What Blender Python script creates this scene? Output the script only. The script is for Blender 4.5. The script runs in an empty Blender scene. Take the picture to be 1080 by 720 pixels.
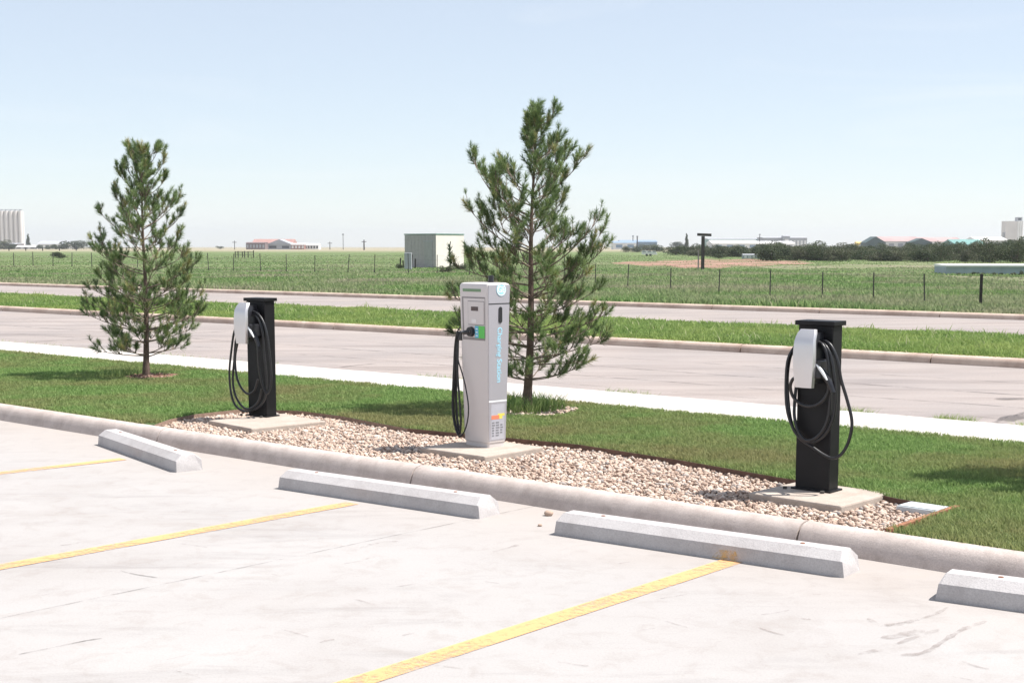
import bpy, bmesh, math, random
import numpy as np
from mathutils import Vector, Matrix

random.seed(7)
rng = np.random.default_rng(11)
scene = bpy.context.scene
COL = scene.collection
R = math.radians

# ------------------------------------------------------------------ camera
F = 1450.0          # focal length in units of a 1080-wide picture
HZ = 260.0          # horizon row
CAM_H = 1.70
D0 = (12800 - math.sqrt(12800**2 - 4*F*F))/2
PY = HZ + D0        # principal row
TH = math.atan(D0/F)
cam_d = bpy.data.cameras.new('camera'); cam = bpy.data.objects.new('camera', cam_d); COL.objects.link(cam)
cam.location = (0, 0, CAM_H)
cam.rotation_euler = (math.pi/2 - TH, 0, 0)
cam_d.sensor_fit = 'HORIZONTAL'; cam_d.sensor_width = 36
cam_d.lens = F/1080*36
cam_d.shift_y = (PY-360)/1080
cam_d.clip_start = 0.1; cam_d.clip_end = 12000
scene.camera = cam

# ------------------------------------------------------------------ world, sun, exposure
SUN_AZ = -2.0       # degrees from +X, counter-clockwise
SUN_EL = 60.0
w = bpy.data.worlds.new('World'); scene.world = w; w.use_nodes = True
nt = w.node_tree
bg = nt.nodes['Background']
sky = nt.nodes.new('ShaderNodeTexSky'); sky.sky_type = 'NISHITA'; sky.sun_disc = False
sky.sun_elevation = R(SUN_EL); sky.sun_rotation = R(90-SUN_AZ)
sky.air_density = 1.0; sky.dust_density = 0.3; sky.ozone_density = 1.5; sky.altitude = 1100
wm = nt.nodes.new('ShaderNodeMix'); wm.data_type = 'RGBA'; wm.inputs[0].default_value = 0.66   # thin white veil of humid summer air
nt.links.new(sky.outputs[0], wm.inputs[6]); wm.inputs[7].default_value = (3.05, 3.16, 3.32, 1)
tcw = nt.nodes.new('ShaderNodeTexCoord'); mpw = nt.nodes.new('ShaderNodeMapping'); mpw.inputs['Scale'].default_value = (1.2, 1.2, 14)
nzw = nt.nodes.new('ShaderNodeTexNoise'); nzw.inputs['Scale'].default_value = 2.2; nzw.inputs['Detail'].default_value = 5; nzw.inputs['Distortion'].default_value = 0.6
crw = nt.nodes.new('ShaderNodeValToRGB'); crw.color_ramp.elements[0].position = 0.5; crw.color_ramp.elements[0].color = (0, 0, 0, 1); crw.color_ramp.elements[1].position = 0.85; crw.color_ramp.elements[1].color = (0.4, 0.4, 0.4, 1)
wc = nt.nodes.new('ShaderNodeMix'); wc.data_type = 'RGBA'; wc.inputs[7].default_value = (4.6, 4.7, 4.75, 1)      # faint high cirrus
nt.links.new(tcw.outputs['Generated'], mpw.inputs[0]); nt.links.new(mpw.outputs[0], nzw.inputs['Vector']); nt.links.new(nzw.outputs[0], crw.inputs[0])
nt.links.new(crw.outputs[0], wc.inputs[0]); nt.links.new(wm.outputs[2], wc.inputs[6])
nt.links.new(wc.outputs[2], bg.inputs[0]); bg.inputs[1].default_value = 0.092
sd = bpy.data.lights.new('sun', 'SUN'); sun = bpy.data.objects.new('sun', sd); COL.objects.link(sun)
sd.energy = 3.35; sd.angle = R(0.53); sd.color = (1.0, 0.955, 0.90)
sdir = Vector((math.cos(R(SUN_EL))*math.cos(R(SUN_AZ)), math.cos(R(SUN_EL))*math.sin(R(SUN_AZ)), math.sin(R(SUN_EL))))
sun.rotation_euler = sdir.to_track_quat('Z', 'Y').to_euler()
sun.location = (20, 0, 30)
vs = scene.view_settings
vs.view_transform = 'Standard'; vs.look = 'None'; vs.gamma = 1; vs.use_curve_mapping = False
vs.exposure = 1.3

# ------------------------------------------------------------------ where things stand
def ray(x, y):
    v = (PY-y)/F
    return Vector(((x-540)/F, math.cos(TH)+v*math.sin(TH), -math.sin(TH)+v*math.cos(TH)))
def g(x, y, z=0.0):
    r = ray(x, y); t = (z-CAM_H)/r.z
    return Vector((r.x*t, r.y*t, z))
def at(x, y, Y):
    r = ray(x, y); t = Y/r.y
    return Vector((r.x*t, Y, CAM_H+r.z*t))
def hit(x, y, p0, n):
    r = ray(x, y); o = Vector((0, 0, CAM_H))
    return o + r*((p0-o).dot(n)/r.dot(n))
A0 = R(-39.8)                       # the street and the kerb run this way
AK = R(-41.0)
E1 = Vector((math.cos(A0), math.sin(A0), 0)); E2 = Vector((-math.sin(A0), math.cos(A0), 0))
K1 = Vector((math.cos(AK), math.sin(AK), 0)); K2 = Vector((-math.sin(AK), math.cos(AK), 0))
O = g(593, 538.3)
def ST(s, t, z=0.0):                # street frame
    p = O + E1*s + E2*t; p.z = z; return p
def KT(s, t, z=0.0):                # kerb frame
    p = O + K1*s + K2*t; p.z = z; return p

# ------------------------------------------------------------------ materials
def principled(name):
    m = bpy.data.materials.new(name); m.use_nodes = True
    return m, m.node_tree, m.node_tree.nodes['Principled BSDF']
def ramp(nt, stops, interp='LINEAR'):
    n = nt.nodes.new('ShaderNodeValToRGB'); cr = n.color_ramp; cr.interpolation = interp
    while len(cr.elements) < len(stops): cr.elements.new(0.5)
    for e, (p, c) in zip(cr.elements, stops):
        e.position = p; e.color = (*c, 1) if len(c) == 3 else c
    return n
def coords(nt, scale=(1, 1, 1), rot=(0, 0, 0)):
    tc = nt.nodes.new('ShaderNodeTexCoord'); mp = nt.nodes.new('ShaderNodeMapping')
    nt.links.new(tc.outputs['Object'], mp.inputs[0])
    mp.inputs['Scale'].default_value = scale; mp.inputs['Rotation'].default_value = rot
    return mp
def noise(nt, mp, scale, detail=6, rough=0.6, dist=0.0):
    n = nt.nodes.new('ShaderNodeTexNoise')
    n.inputs['Scale'].default_value = scale; n.inputs['Detail'].default_value = detail
    n.inputs['Roughness'].default_value = rough; n.inputs['Distortion'].default_value = dist
    if mp: nt.links.new(mp.outputs[0], n.inputs['Vector'])
    return n
def mix(nt, a, b, fac, mode='MIX'):
    n = nt.nodes.new('ShaderNodeMix'); n.data_type = 'RGBA'; n.blend_type = mode
    for s, v in ((n.inputs[0], fac), (n.inputs[6], a), (n.inputs[7], b)):
        if isinstance(v, (int, float)): s.default_value = v
        elif isinstance(v, tuple): s.default_value = (*v, 1)
        else: nt.links.new(v, s)
    return n.outputs[2]
def bump(nt, bsdf, h, strength, dist=0.01):
    b = nt.nodes.new('ShaderNodeBump'); b.inputs['Strength'].default_value = strength; b.inputs['Distance'].default_value = dist
    nt.links.new(h, b.inputs['Height']); nt.links.new(b.outputs[0], bsdf.inputs['Normal'])
def simple(name, col, rough=0.6, metal=0.0, var=0.12, nscale=8.0, bmp=0.0, spec=0.5):
    m, nt, b = principled(name)
    mp = coords(nt); n = noise(nt, mp, nscale)
    lo = tuple(c*(1-var) for c in col); hi = tuple(min(1, c*(1+var)) for c in col)
    rp = ramp(nt, [(0.3, lo), (0.7, hi)]); nt.links.new(n.outputs[0], rp.inputs[0])
    nt.links.new(rp.outputs[0], b.inputs['Base Color'])
    b.inputs['Roughness'].default_value = rough; b.inputs['Metallic'].default_value = metal
    b.inputs['Specular IOR Level'].default_value = spec
    if bmp: bump(nt, b, n.outputs[0], bmp)
    return m
def attr_mat(name, stops, rough=0.8, patch=None, patch_scale=0.4, trans=0.0, spec=0.2):
    """colour by the per-face random value, with larger patches of a second tint"""
    m, nt, b = principled(name)
    a = nt.nodes.new('ShaderNodeAttribute'); a.attribute_name = 'rnd'
    rp = ramp(nt, stops); nt.links.new(a.outputs['Fac'], rp.inputs[0])
    out = rp.outputs[0]
    if patch:
        n = noise(nt, coords(nt), patch_scale, 4, 0.6); pr = ramp(nt, [(0.42, (0, 0, 0)), (0.62, (1, 1, 1))])
        nt.links.new(n.outputs[0], pr.inputs[0]); out = mix(nt, out, patch, pr.outputs[0])
    nt.links.new(out, b.inputs['Base Color']); b.inputs['Roughness'].default_value = rough
    b.inputs['Specular IOR Level'].default_value = spec
    if trans:
        t = nt.nodes.new('ShaderNodeBsdfTranslucent'); nt.links.new(out, t.inputs[0])
        ms = nt.nodes.new('ShaderNodeMixShader'); ms.inputs[0].default_value = trans
        nt.links.new(b.outputs[0], ms.inputs[1]); nt.links.new(t.outputs[0], ms.inputs[2])
        nt.links.new(ms.outputs[0], nt.nodes['Material Output'].inputs['Surface'])
    return m

def mat_lot():
    m, nt, b = principled('lot_concrete')
    mp = coords(nt); mps = coords(nt, (0.5, 2.6, 1), (0, 0, -AK))
    big = noise(nt, mp, 0.55, 5, 0.6, 0.6); streak = noise(nt, mps, 1.3, 7, 0.68, 0.8); fine = noise(nt, mp, 90, 4, 0.7); mid = noise(nt, mp, 5, 8, 0.72, 0.5)
    r1 = ramp(nt, [(0.28, (0.33, 0.305, 0.29)), (0.45, (0.37, 0.352, 0.343)), (0.7, (0.395, 0.38, 0.372))]); nt.links.new(big.outputs[0], r1.inputs[0])
    r2 = ramp(nt, [(0.30, (0.72, 0.71, 0.71)), (0.46, (0.95, 0.95, 0.95)), (0.7, (1, 1, 1))]); nt.links.new(streak.outputs[0], r2.inputs[0])
    c = mix(nt, r1.outputs[0], r2.outputs[0], 0.62, 'MULTIPLY')
    r4 = ramp(nt, [(0.36, (0.76, 0.70, 0.66)), (0.5, (1, 1, 1))]); nt.links.new(mid.outputs[0], r4.inputs[0])
    c = mix(nt, c, r4.outputs[0], 0.32, 'MULTIPLY')
    r3 = ramp(nt, [(0.35, (0.88, 0.88, 0.88)), (0.6, (1, 1, 1))]); nt.links.new(fine.outputs[0], r3.inputs[0])
    c = mix(nt, c, r3.outputs[0], 0.8, 'MULTIPLY')
    # warm dirt that water leaves along the kerb
    sep = nt.nodes.new('ShaderNodeSeparateXYZ'); k = coords(nt, (1, 1, 1), (0, 0, -AK)); nt.links.new(k.outputs[0], sep.inputs[0])
    yk = O.dot(K2)
    mr = nt.nodes.new('ShaderNodeMapRange'); mr.inputs[1].default_value = yk-1.3; mr.inputs[2].default_value = yk-0.05
    nt.links.new(sep.outputs[1], mr.inputs[0])
    mm = nt.nodes.new('ShaderNodeMath'); mm.operation = 'MULTIPLY'; nt.links.new(mr.outputs[0], mm.inputs[0]); nt.links.new(mid.outputs[0], mm.inputs[1])
    c = mix(nt, c, (0.36, 0.31, 0.275), mm.outputs[0])
    nt.links.new(c, b.inputs['Base Color']); b.inputs['Roughness'].default_value = 0.85; b.inputs['Specular IOR Level'].default_value = 0.25
    bump(nt, b, fine.outputs[0], 0.25, 0.004)
    return m
def mat_concrete(name, col, dirt=(0.3, 0.27, 0.25), amount=0.5, scale=6, bmp=0.5, rough=0.85):
    m, nt, b = principled(name)
    mp = coords(nt); n1 = noise(nt, mp, scale, 8, 0.7, 0.4); n2 = noise(nt, mp, 120, 3, 0.7)
    r1 = ramp(nt, [(0.36, dirt), (0.58, col), (0.8, tuple(min(1, c*1.08) for c in col))]); nt.links.new(n1.outputs[0], r1.inputs[0])
    c = mix(nt, col, r1.outputs[0], amount)
    r2 = ramp(nt, [(0.3, (0.78, 0.78, 0.78)), (0.6, (1, 1, 1))]); nt.links.new(n2.outputs[0], r2.inputs[0])
    c = mix(nt, c, r2.outputs[0], 0.9, 'MULTIPLY')
    nt.links.new(c, b.inputs['Base Color']); b.inputs['Roughness'].default_value = rough; b.inputs['Specular IOR Level'].default_value = 0.25
    bump(nt, b, n2.outputs[0], bmp, 0.004)
    return m
def mat_road():
    m, nt, b = principled('road_asphalt')
    mp = coords(nt); along = coords(nt, (0.18, 1.5, 1), (0, 0, -A0))
    n1 = noise(nt, along, 1.1, 6, 0.62, 0.3); n2 = noise(nt, mp, 55, 3, 0.8); n3 = noise(nt, mp, 0.35, 4, 0.6)
    r1 = ramp(nt, [(0.3, (0.262, 0.232, 0.22)), (0.5, (0.335, 0.300, 0.285)), (0.72, (0.372, 0.338, 0.322))]); nt.links.new(n1.outputs[0], r1.inputs[0])
    r3 = ramp(nt, [(0.35, (0.88, 0.88, 0.89)), (0.65, (1.05, 1.02, 1.0))]); nt.links.new(n3.outputs[0], r3.inputs[0])
    r2 = ramp(nt, [(0.35, (0.72, 0.72, 0.72)), (0.62, (1.0, 1.0, 1.0))]); nt.links.new(n2.outputs[0], r2.inputs[0])
    c = mix(nt, r1.outputs[0], r3.outputs[0], 1.0, 'MULTIPLY'); c = mix(nt, c, r2.outputs[0], 0.9, 'MULTIPLY')
    nt.links.new(c, b.inputs['Base Color']); b.inputs['Roughness'].default_value = 0.9; b.inputs['Specular IOR Level'].default_value = 0.2
    bump(nt, b, n2.outputs[0], 0.5, 0.006)
    return m
def mat_turf(name, a, bcol, c3, s1=0.5, s2=30):
    m, nt, b = principled(name)
    mp = coords(nt); n1 = noise(nt, mp, s1, 6, 0.65, 0.4); n2 = noise(nt, mp, s2, 4, 0.75)
    r1 = ramp(nt, [(0.35, a), (0.5, bcol), (0.68, c3)]); nt.links.new(n1.outputs[0], r1.inputs[0])
    r2 = ramp(nt, [(0.3, (0.45, 0.45, 0.45)), (0.62, (1.1, 1.1, 1.1))]); nt.links.new(n2.outputs[0], r2.inputs[0])
    c = mix(nt, r1.outputs[0], r2.outputs[0], 1.0, 'MULTIPLY')
    nt.links.new(c, b.inputs['Base Color']); b.inputs['Roughness'].default_value = 0.95; b.inputs['Specular IOR Level'].default_value = 0.1
    bump(nt, b, n2.outputs[0], 1.0, 0.03)
    return m
def mat_field():
    """green weeds near, dry tan crops far off, in long bands lying across the plain"""
    m, nt, b = principled('field_ground')
    mp = coords(nt); band = coords(nt, (0.25, 1.0, 1))
    n1 = noise(nt, band, 0.06, 6, 0.62, 0.5); n2 = noise(nt, mp, 1.6, 6, 0.75); n4 = noise(nt, band, 0.012, 3, 0.5)
    r1 = ramp(nt, [(0.34, (0.10, 0.15, 0.055)), (0.5, (0.135, 0.185, 0.075)), (0.66, (0.20, 0.22, 0.12))]); nt.links.new(n1.outputs[0], r1.inputs[0])
    sep = nt.nodes.new('ShaderNodeSeparateXYZ'); t2 = nt.nodes.new('ShaderNodeTexCoord'); nt.links.new(t2.outputs['Object'], sep.inputs[0])
    ad = nt.nodes.new('ShaderNodeMath'); ad.operation = 'MULTIPLY_ADD'; ad.inputs[1].default_value = 160; nt.links.new(n4.outputs[0], ad.inputs[0]); nt.links.new(sep.outputs[1], ad.inputs[2])
    mr = nt.nodes.new('ShaderNodeMapRange'); mr.inputs[1].default_value = 420; mr.inputs[2].default_value = 640; nt.links.new(ad.outputs[0], mr.inputs[0])
    c = mix(nt, r1.outputs[0], (0.32, 0.285, 0.20), mr.outputs[0])
    r2 = ramp(nt, [(0.3, (0.55, 0.55, 0.55)), (0.62, (1.1, 1.1, 1.1))]); nt.links.new(n2.outputs[0], r2.inputs[0])
    c = mix(nt, c, r2.outputs[0], 0.8, 'MULTIPLY')
    nt.links.new(c, b.inputs['Base Color']); b.inputs['Roughness'].default_value = 1; b.inputs['Specular IOR Level'].default_value = 0.05
    return m
def mat_worn_paint():
    m, nt, b = principled('worn_yellow_paint')
    mp = coords(nt); n1 = noise(nt, mp, 24, 8, 0.78, 0.3); n2 = noise(nt, mp, 1.6, 3, 0.5)
    ad = nt.nodes.new('ShaderNodeMath'); ad.operation = 'MULTIPLY_ADD'; ad.inputs[1].default_value = 0.55
    nt.links.new(n2.outputs[0], ad.inputs[0]); nt.links.new(n1.outputs[0], ad.inputs[2])
    r = ramp(nt, [(0.60, (0.15, 0.15, 0.15)), (0.80, (0.85, 0.85, 0.85))]); nt.links.new(ad.outputs[0], r.inputs[0])
    b.inputs['Base Color'].default_value = (0.70, 0.395, 0.175, 1); b.inputs['Roughness'].default_value = 0.75
    tr = nt.nodes.new('ShaderNodeBsdfTransparent'); ms = nt.nodes.new('ShaderNodeMixShader')
    nt.links.new(r.outputs[0], ms.inputs[0]); nt.links.new(tr.outputs[0], ms.inputs[1]); nt.links.new(b.outputs[0], ms.inputs[2])
    nt.links.new(ms.outputs[0], nt.nodes['Material Output'].inputs['Surface'])
    return m
def mat_stain(name, col, lo, hi, scale=14, maxa=0.5):
    m, nt, b = principled(name)
    n1 = noise(nt, coords(nt), scale, 6, 0.7, 0.4)
    r = ramp(nt, [(lo, (0, 0, 0)), (hi, (maxa, maxa, maxa))]); nt.links.new(n1.outputs[0], r.inputs[0])
    b.inputs['Base Color'].default_value = (*col, 1); b.inputs['Roughness'].default_value = 0.9
    tr = nt.nodes.new('ShaderNodeBsdfTransparent'); ms = nt.nodes.new('ShaderNodeMixShader')
    nt.links.new(r.outputs[0], ms.inputs[0]); nt.links.new(tr.outputs[0], ms.inputs[1]); nt.links.new(b.outputs[0], ms.inputs[2])
    nt.links.new(ms.outputs[0], nt.nodes['Material Output'].inputs['Surface'])
    return m

M = {}
M['lot'] = mat_lot()
M['kerb'] = mat_concrete('kerb_concrete', (0.534, 0.464, 0.428), (0.288, 0.232, 0.205), 0.45, 6)
M['kerb_far'] = mat_concrete('far_kerb_concrete', (0.590, 0.470, 0.392), (0.365, 0.254, 0.202), 0.7, 1.5)
M['stop'] = mat_concrete('stop_concrete', (0.501, 0.478, 0.473), (0.331, 0.302, 0.299), 0.4, 5)
M['pad'] = mat_concrete('pad_concrete', (0.454, 0.393, 0.341), (0.332, 0.270, 0.225), 0.6, 7)
M['walk'] = mat_concrete('sidewalk_concrete', (0.548, 0.516, 0.489), (0.457, 0.409, 0.375), 0.5, 2)
M['road'] = mat_road()
M['lawn'] = mat_turf('lawn_soil', (0.086, 0.133, 0.052), (0.130, 0.188, 0.078), (0.187, 0.235, 0.112), 0.8, 40)
M['verge'] = mat_turf('median_soil', (0.112, 0.160, 0.048), (0.160, 0.224, 0.072), (0.224, 0.272, 0.112), 0.6, 25)
M['field'] = mat_field()
M['dirt'] = mat_stain('red_dirt', (0.40, 0.215, 0.17), 0.40, 0.58, 0.22, 0.9)
M['tan_dirt'] = mat_stain('tan_dirt', (0.36, 0.30, 0.22), 0.42, 0.62, 0.2, 0.7)
M['paint'] = mat_worn_paint()
M['tar'] = mat_stain('tar_seam', (0.10, 0.09, 0.09), 0.40, 0.58, 2.0, 0.55)
M['crack'] = mat_stain('fine_crack', (0.10, 0.09, 0.08), 0.40, 0.55, 4.0, 0.6)
M['stain'] = mat_stain('oil_stain', (0.22, 0.17, 0.15), 0.40, 0.62, 9.0, 0.32)
M['gravel_bed'] = simple('gravel_base', (0.260, 0.177, 0.135), 0.95, var=0.3, nscale=40)
M['stone'] = attr_mat('river_stone', [(0.0, (0.261, 0.181, 0.143)), (0.15, (0.407, 0.303, 0.242)), (0.45, (0.484, 0.370, 0.298)), (0.7, (0.527, 0.421, 0.350)), (0.9, (0.600, 0.516, 0.449)), (0.98, (0.261, 0.235, 0.225))], 0.8)
M['blade'] = attr_mat('lawn_blades', [(0.0, (0.132, 0.224, 0.068)), (0.5, (0.237, 0.359, 0.116)), (0.85, (0.371, 0.485, 0.193)), (1.0, (0.635, 0.591, 0.365))], 0.7, (0.288, 0.283, 0.128), 0.55, 0.45)
M['weed'] = attr_mat('median_blades', [(0.0, (0.113, 0.196, 0.053)), (0.5, (0.212, 0.316, 0.096)), (0.8, (0.317, 0.422, 0.140)), (1.0, (0.574, 0.543, 0.369))], 0.8, (0.302, 0.377, 0.123), 0.35, 0.45)
M['fieldblade'] = attr_mat('field_blades', [(0.0, (0.106, 0.187, 0.058)), (0.5, (0.189, 0.289, 0.108)), (0.8, (0.301, 0.368, 0.165)), (1.0, (0.514, 0.455, 0.347))], 0.85, (0.333, 0.313, 0.215), 0.11, 0.45)
M['needle'] = attr_mat('pine_needles', [(0.0, (0.077, 0.125, 0.049)), (0.45, (0.156, 0.229, 0.086)), (0.8, (0.265, 0.348, 0.127)), (0.96, (0.372, 0.355, 0.154)), (1.0, (0.398, 0.295, 0.132))], 0.5, None, 1, 0.3, 0.5)
M['bark'] = mat_concrete('pine_bark', (0.17, 0.12, 0.095), (0.08, 0.055, 0.045), 0.7, 18, 1.0)
M['twig'] = simple('pine_twig', (0.20, 0.155, 0.12), 0.9, var=0.25, nscale=20)
M['black'] = simple('black_powder_coat', (0.006, 0.0058, 0.007), 0.5, 0, 0.25, 9, spec=0.3)
M['plastic'] = simple('black_plastic', (0.018, 0.018, 0.022), 0.32, 0, 0.2, 30)
M['cable'] = simple('cable_rubber', (0.014, 0.014, 0.016), 0.38, 0, 0.2, 30)
M['silver'] = simple('brushed_silver', (0.66, 0.64, 0.645), 0.36, 0.75, 0.04, 3)
M['cabinet'] = simple('cabinet_paint', (0.598, 0.557, 0.546), 0.45, 0.12, 0.03, 2)  # silver paint, with the pinkish ground bounce on the front mixed in
M['cabinet_sky_side'] = simple('cabinet_sky_tint', (0.440, 0.427, 0.466), 0.4, 0.35, 0.03, 2)  # same silver paint, side's bluish sky light put into the colour
M['seam'] = simple('dark_seam', (0.05, 0.05, 0.055), 0.7)
M['bezel'] = simple('grey_bezel', (0.24, 0.22, 0.22), 0.5, 0.2)
M['screen'] = simple('dark_screen', (0.07, 0.045, 0.045), 0.15)
M['green_label'] = simple('green_label', (0.10, 0.50, 0.09), 0.5, var=0.05)
M['green_strip'] = simple('green_strip', (0.16, 0.26, 0.15), 0.5, var=0.05)
M['cyan_label'] = simple('blue_label', (0.12, 0.42, 0.60), 0.5, var=0.05)
M['cyan_text'] = simple('pale_blue_vinyl', (0.36, 0.68, 0.82), 0.5, var=0.03)
M['white_vinyl'] = simple('white_vinyl', (0.82, 0.85, 0.86), 0.5, var=0.03)
M['orange'] = simple('orange_sticker', (0.85, 0.22, 0.12), 0.5, var=0.03)
M['yellow'] = simple('yellow_sticker', (0.75, 0.62, 0.12), 0.5, var=0.03)
M['sticker'] = simple('sticker_print', (0.20, 0.20, 0.22), 0.5, var=0.1)
M['sticker_light'] = simple('sticker_pale', (0.42, 0.42, 0.46), 0.5, var=0.05)
M['rust'] = mat_concrete('rusty_steel', (0.36, 0.17, 0.10), (0.16, 0.07, 0.045), 0.8, 14, 0.6)
M['oldsteel'] = simple('dark_rusty_steel', (0.13, 0.075, 0.055), 0.9, var=.3, nscale=12)
M['cover'] = mat_concrete('cover_plastic', (0.56, 0.60, 0.62), (0.42, 0.44, 0.45), 0.4, 10, 0.2, 0.6)
M['post'] = simple('weathered_steel_post', (0.07, 0.065, 0.06), 0.9, var=0.3)
M['wood'] = simple('dark_weathered_wood', (0.035, 0.03, 0.028), 0.9, var=0.35, nscale=12)
M['wire'] = simple('fence_wire', (0.12, 0.11, 0.11), 0.6, 0.6)
M['shed_wall'] = mat_concrete('shed_metal_wall', (0.76, 0.71, 0.66), (0.62, 0.56, 0.52), 0.35, 0.8, 0.1)
M['shed_side'] = M['shed_wall']
M['shed_shade'] = simple('shed_shade_grey', (0.40, 0.37, 0.375), 0.6, 0.1)  # darker grey that puts the left wall's shade into the colour
M['shed_trim'] = simple('green_trim', (0.10, 0.22, 0.17), 0.5)
M['shed_door'] = simple('shed_door_paint', (0.36, 0.35, 0.35), 0.6)
M['bwhite'] = simple('white_building', (0.74, 0.73, 0.72), 0.7, var=0.04, nscale=0.4)
M['silo'] = simple('silo_concrete', (0.66, 0.62, 0.60), 0.85, var=0.06, nscale=0.12)
M['bgrey'] = simple('grey_building', (0.36, 0.37, 0.40), 0.7, var=0.08, nscale=0.4)
M['bblue'] = simple('blue_building', (0.20, 0.28, 0.38), 0.7, var=0.08, nscale=0.4)
M['bred'] = simple('red_metal_roof', (0.36, 0.20, 0.17), 0.5, var=0.15, nscale=0.3)
M['bpink'] = simple('rusty_metal_roof', (0.40, 0.275, 0.26), 0.5, var=0.2, nscale=0.15)
M['bgreen'] = simple('green_metal_roof', (0.14, 0.30, 0.27), 0.5, var=0.1, nscale=0.3)
M['bdgreen'] = simple('dark_green_wall', (0.04, 0.075, 0.075), 0.7)
M['bbrick'] = simple('brown_wall', (0.19, 0.14, 0.14), 0.8)
M['byellow'] = simple('yellow_wall', (0.68, 0.50, 0.16), 0.7)
M['glass'] = simple('dark_glass', (0.04, 0.045, 0.055), 0.15)
M['trough'] = simple('blue_grey_metal', (0.30, 0.36, 0.41), 0.6, 0, 0.12, 1.2)
M['shrub'] = attr_mat('scrub_leaves', [(0.0, (0.038, 0.053, 0.029)), (0.5, (0.072, 0.092, 0.047)), (0.8, (0.111, 0.123, 0.072)), (1.0, (0.178, 0.162, 0.132))], 0.9, None, 1, 0.2)
M['mulch'] = attr_mat('mulch_chips', [(0.0, (0.10, 0.05, 0.035)), (0.5, (0.24, 0.13, 0.095)), (1.0, (0.42, 0.30, 0.24))], 0.9)

ORD = 'first second third fourth fifth sixth seventh eighth ninth tenth eleventh twelfth thirteenth fourteenth fifteenth sixteenth'.split()

# ------------------------------------------------------------------ mesh helpers
def mesh_np(name, verts, faces, rnd=None, smooth=False):
    verts = np.asarray(verts, dtype=np.float32).reshape(-1, 3); faces = np.asarray(faces, dtype=np.int32)
    k = faces.shape[1]; n = faces.shape[0]
    me = bpy.data.meshes.new(name)
    me.vertices.add(len(verts)); me.vertices.foreach_set('co', verts.ravel())
    me.loops.add(n*k); me.loops.foreach_set('vertex_index', faces.ravel())
    me.polygons.add(n); me.polygons.foreach_set('loop_start', np.arange(0, n*k, k, dtype=np.int32))
    if smooth: me.polygons.foreach_set('use_smooth', np.ones(n, dtype=bool))
    if rnd is not None:
        a = me.attributes.new('rnd', 'FLOAT', 'FACE'); a.data.foreach_set('value', np.asarray(rnd, dtype=np.float32))
    me.update(calc_edges=True)
    return me
def link(name, me, mat, parent=None, loc=None):
    o = bpy.data.objects.new(name, me)
    if mat is not None:
        if isinstance(mat, (list, tuple)):
            for q in mat: me.materials.append(q)
        elif not me.materials: me.materials.append(mat)
    COL.objects.link(o)
    if parent: o.parent = parent
    if loc is not None: o.location = loc
    return o
def tag(o, label=None, cat=None, group=None, kind=None):
    if label: o['label'] = label
    if cat: o['category'] = cat
    if group: o['group'] = group
    if kind: o['kind'] = kind
    return o
def empty(name, loc, rz, label, cat, group=None):
    o = bpy.data.objects.new(name, None); o.empty_display_size = 0.2; COL.objects.link(o)
    o.location = loc; o.rotation_euler = (0, 0, rz)
    return tag(o, label, cat, group)
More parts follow.
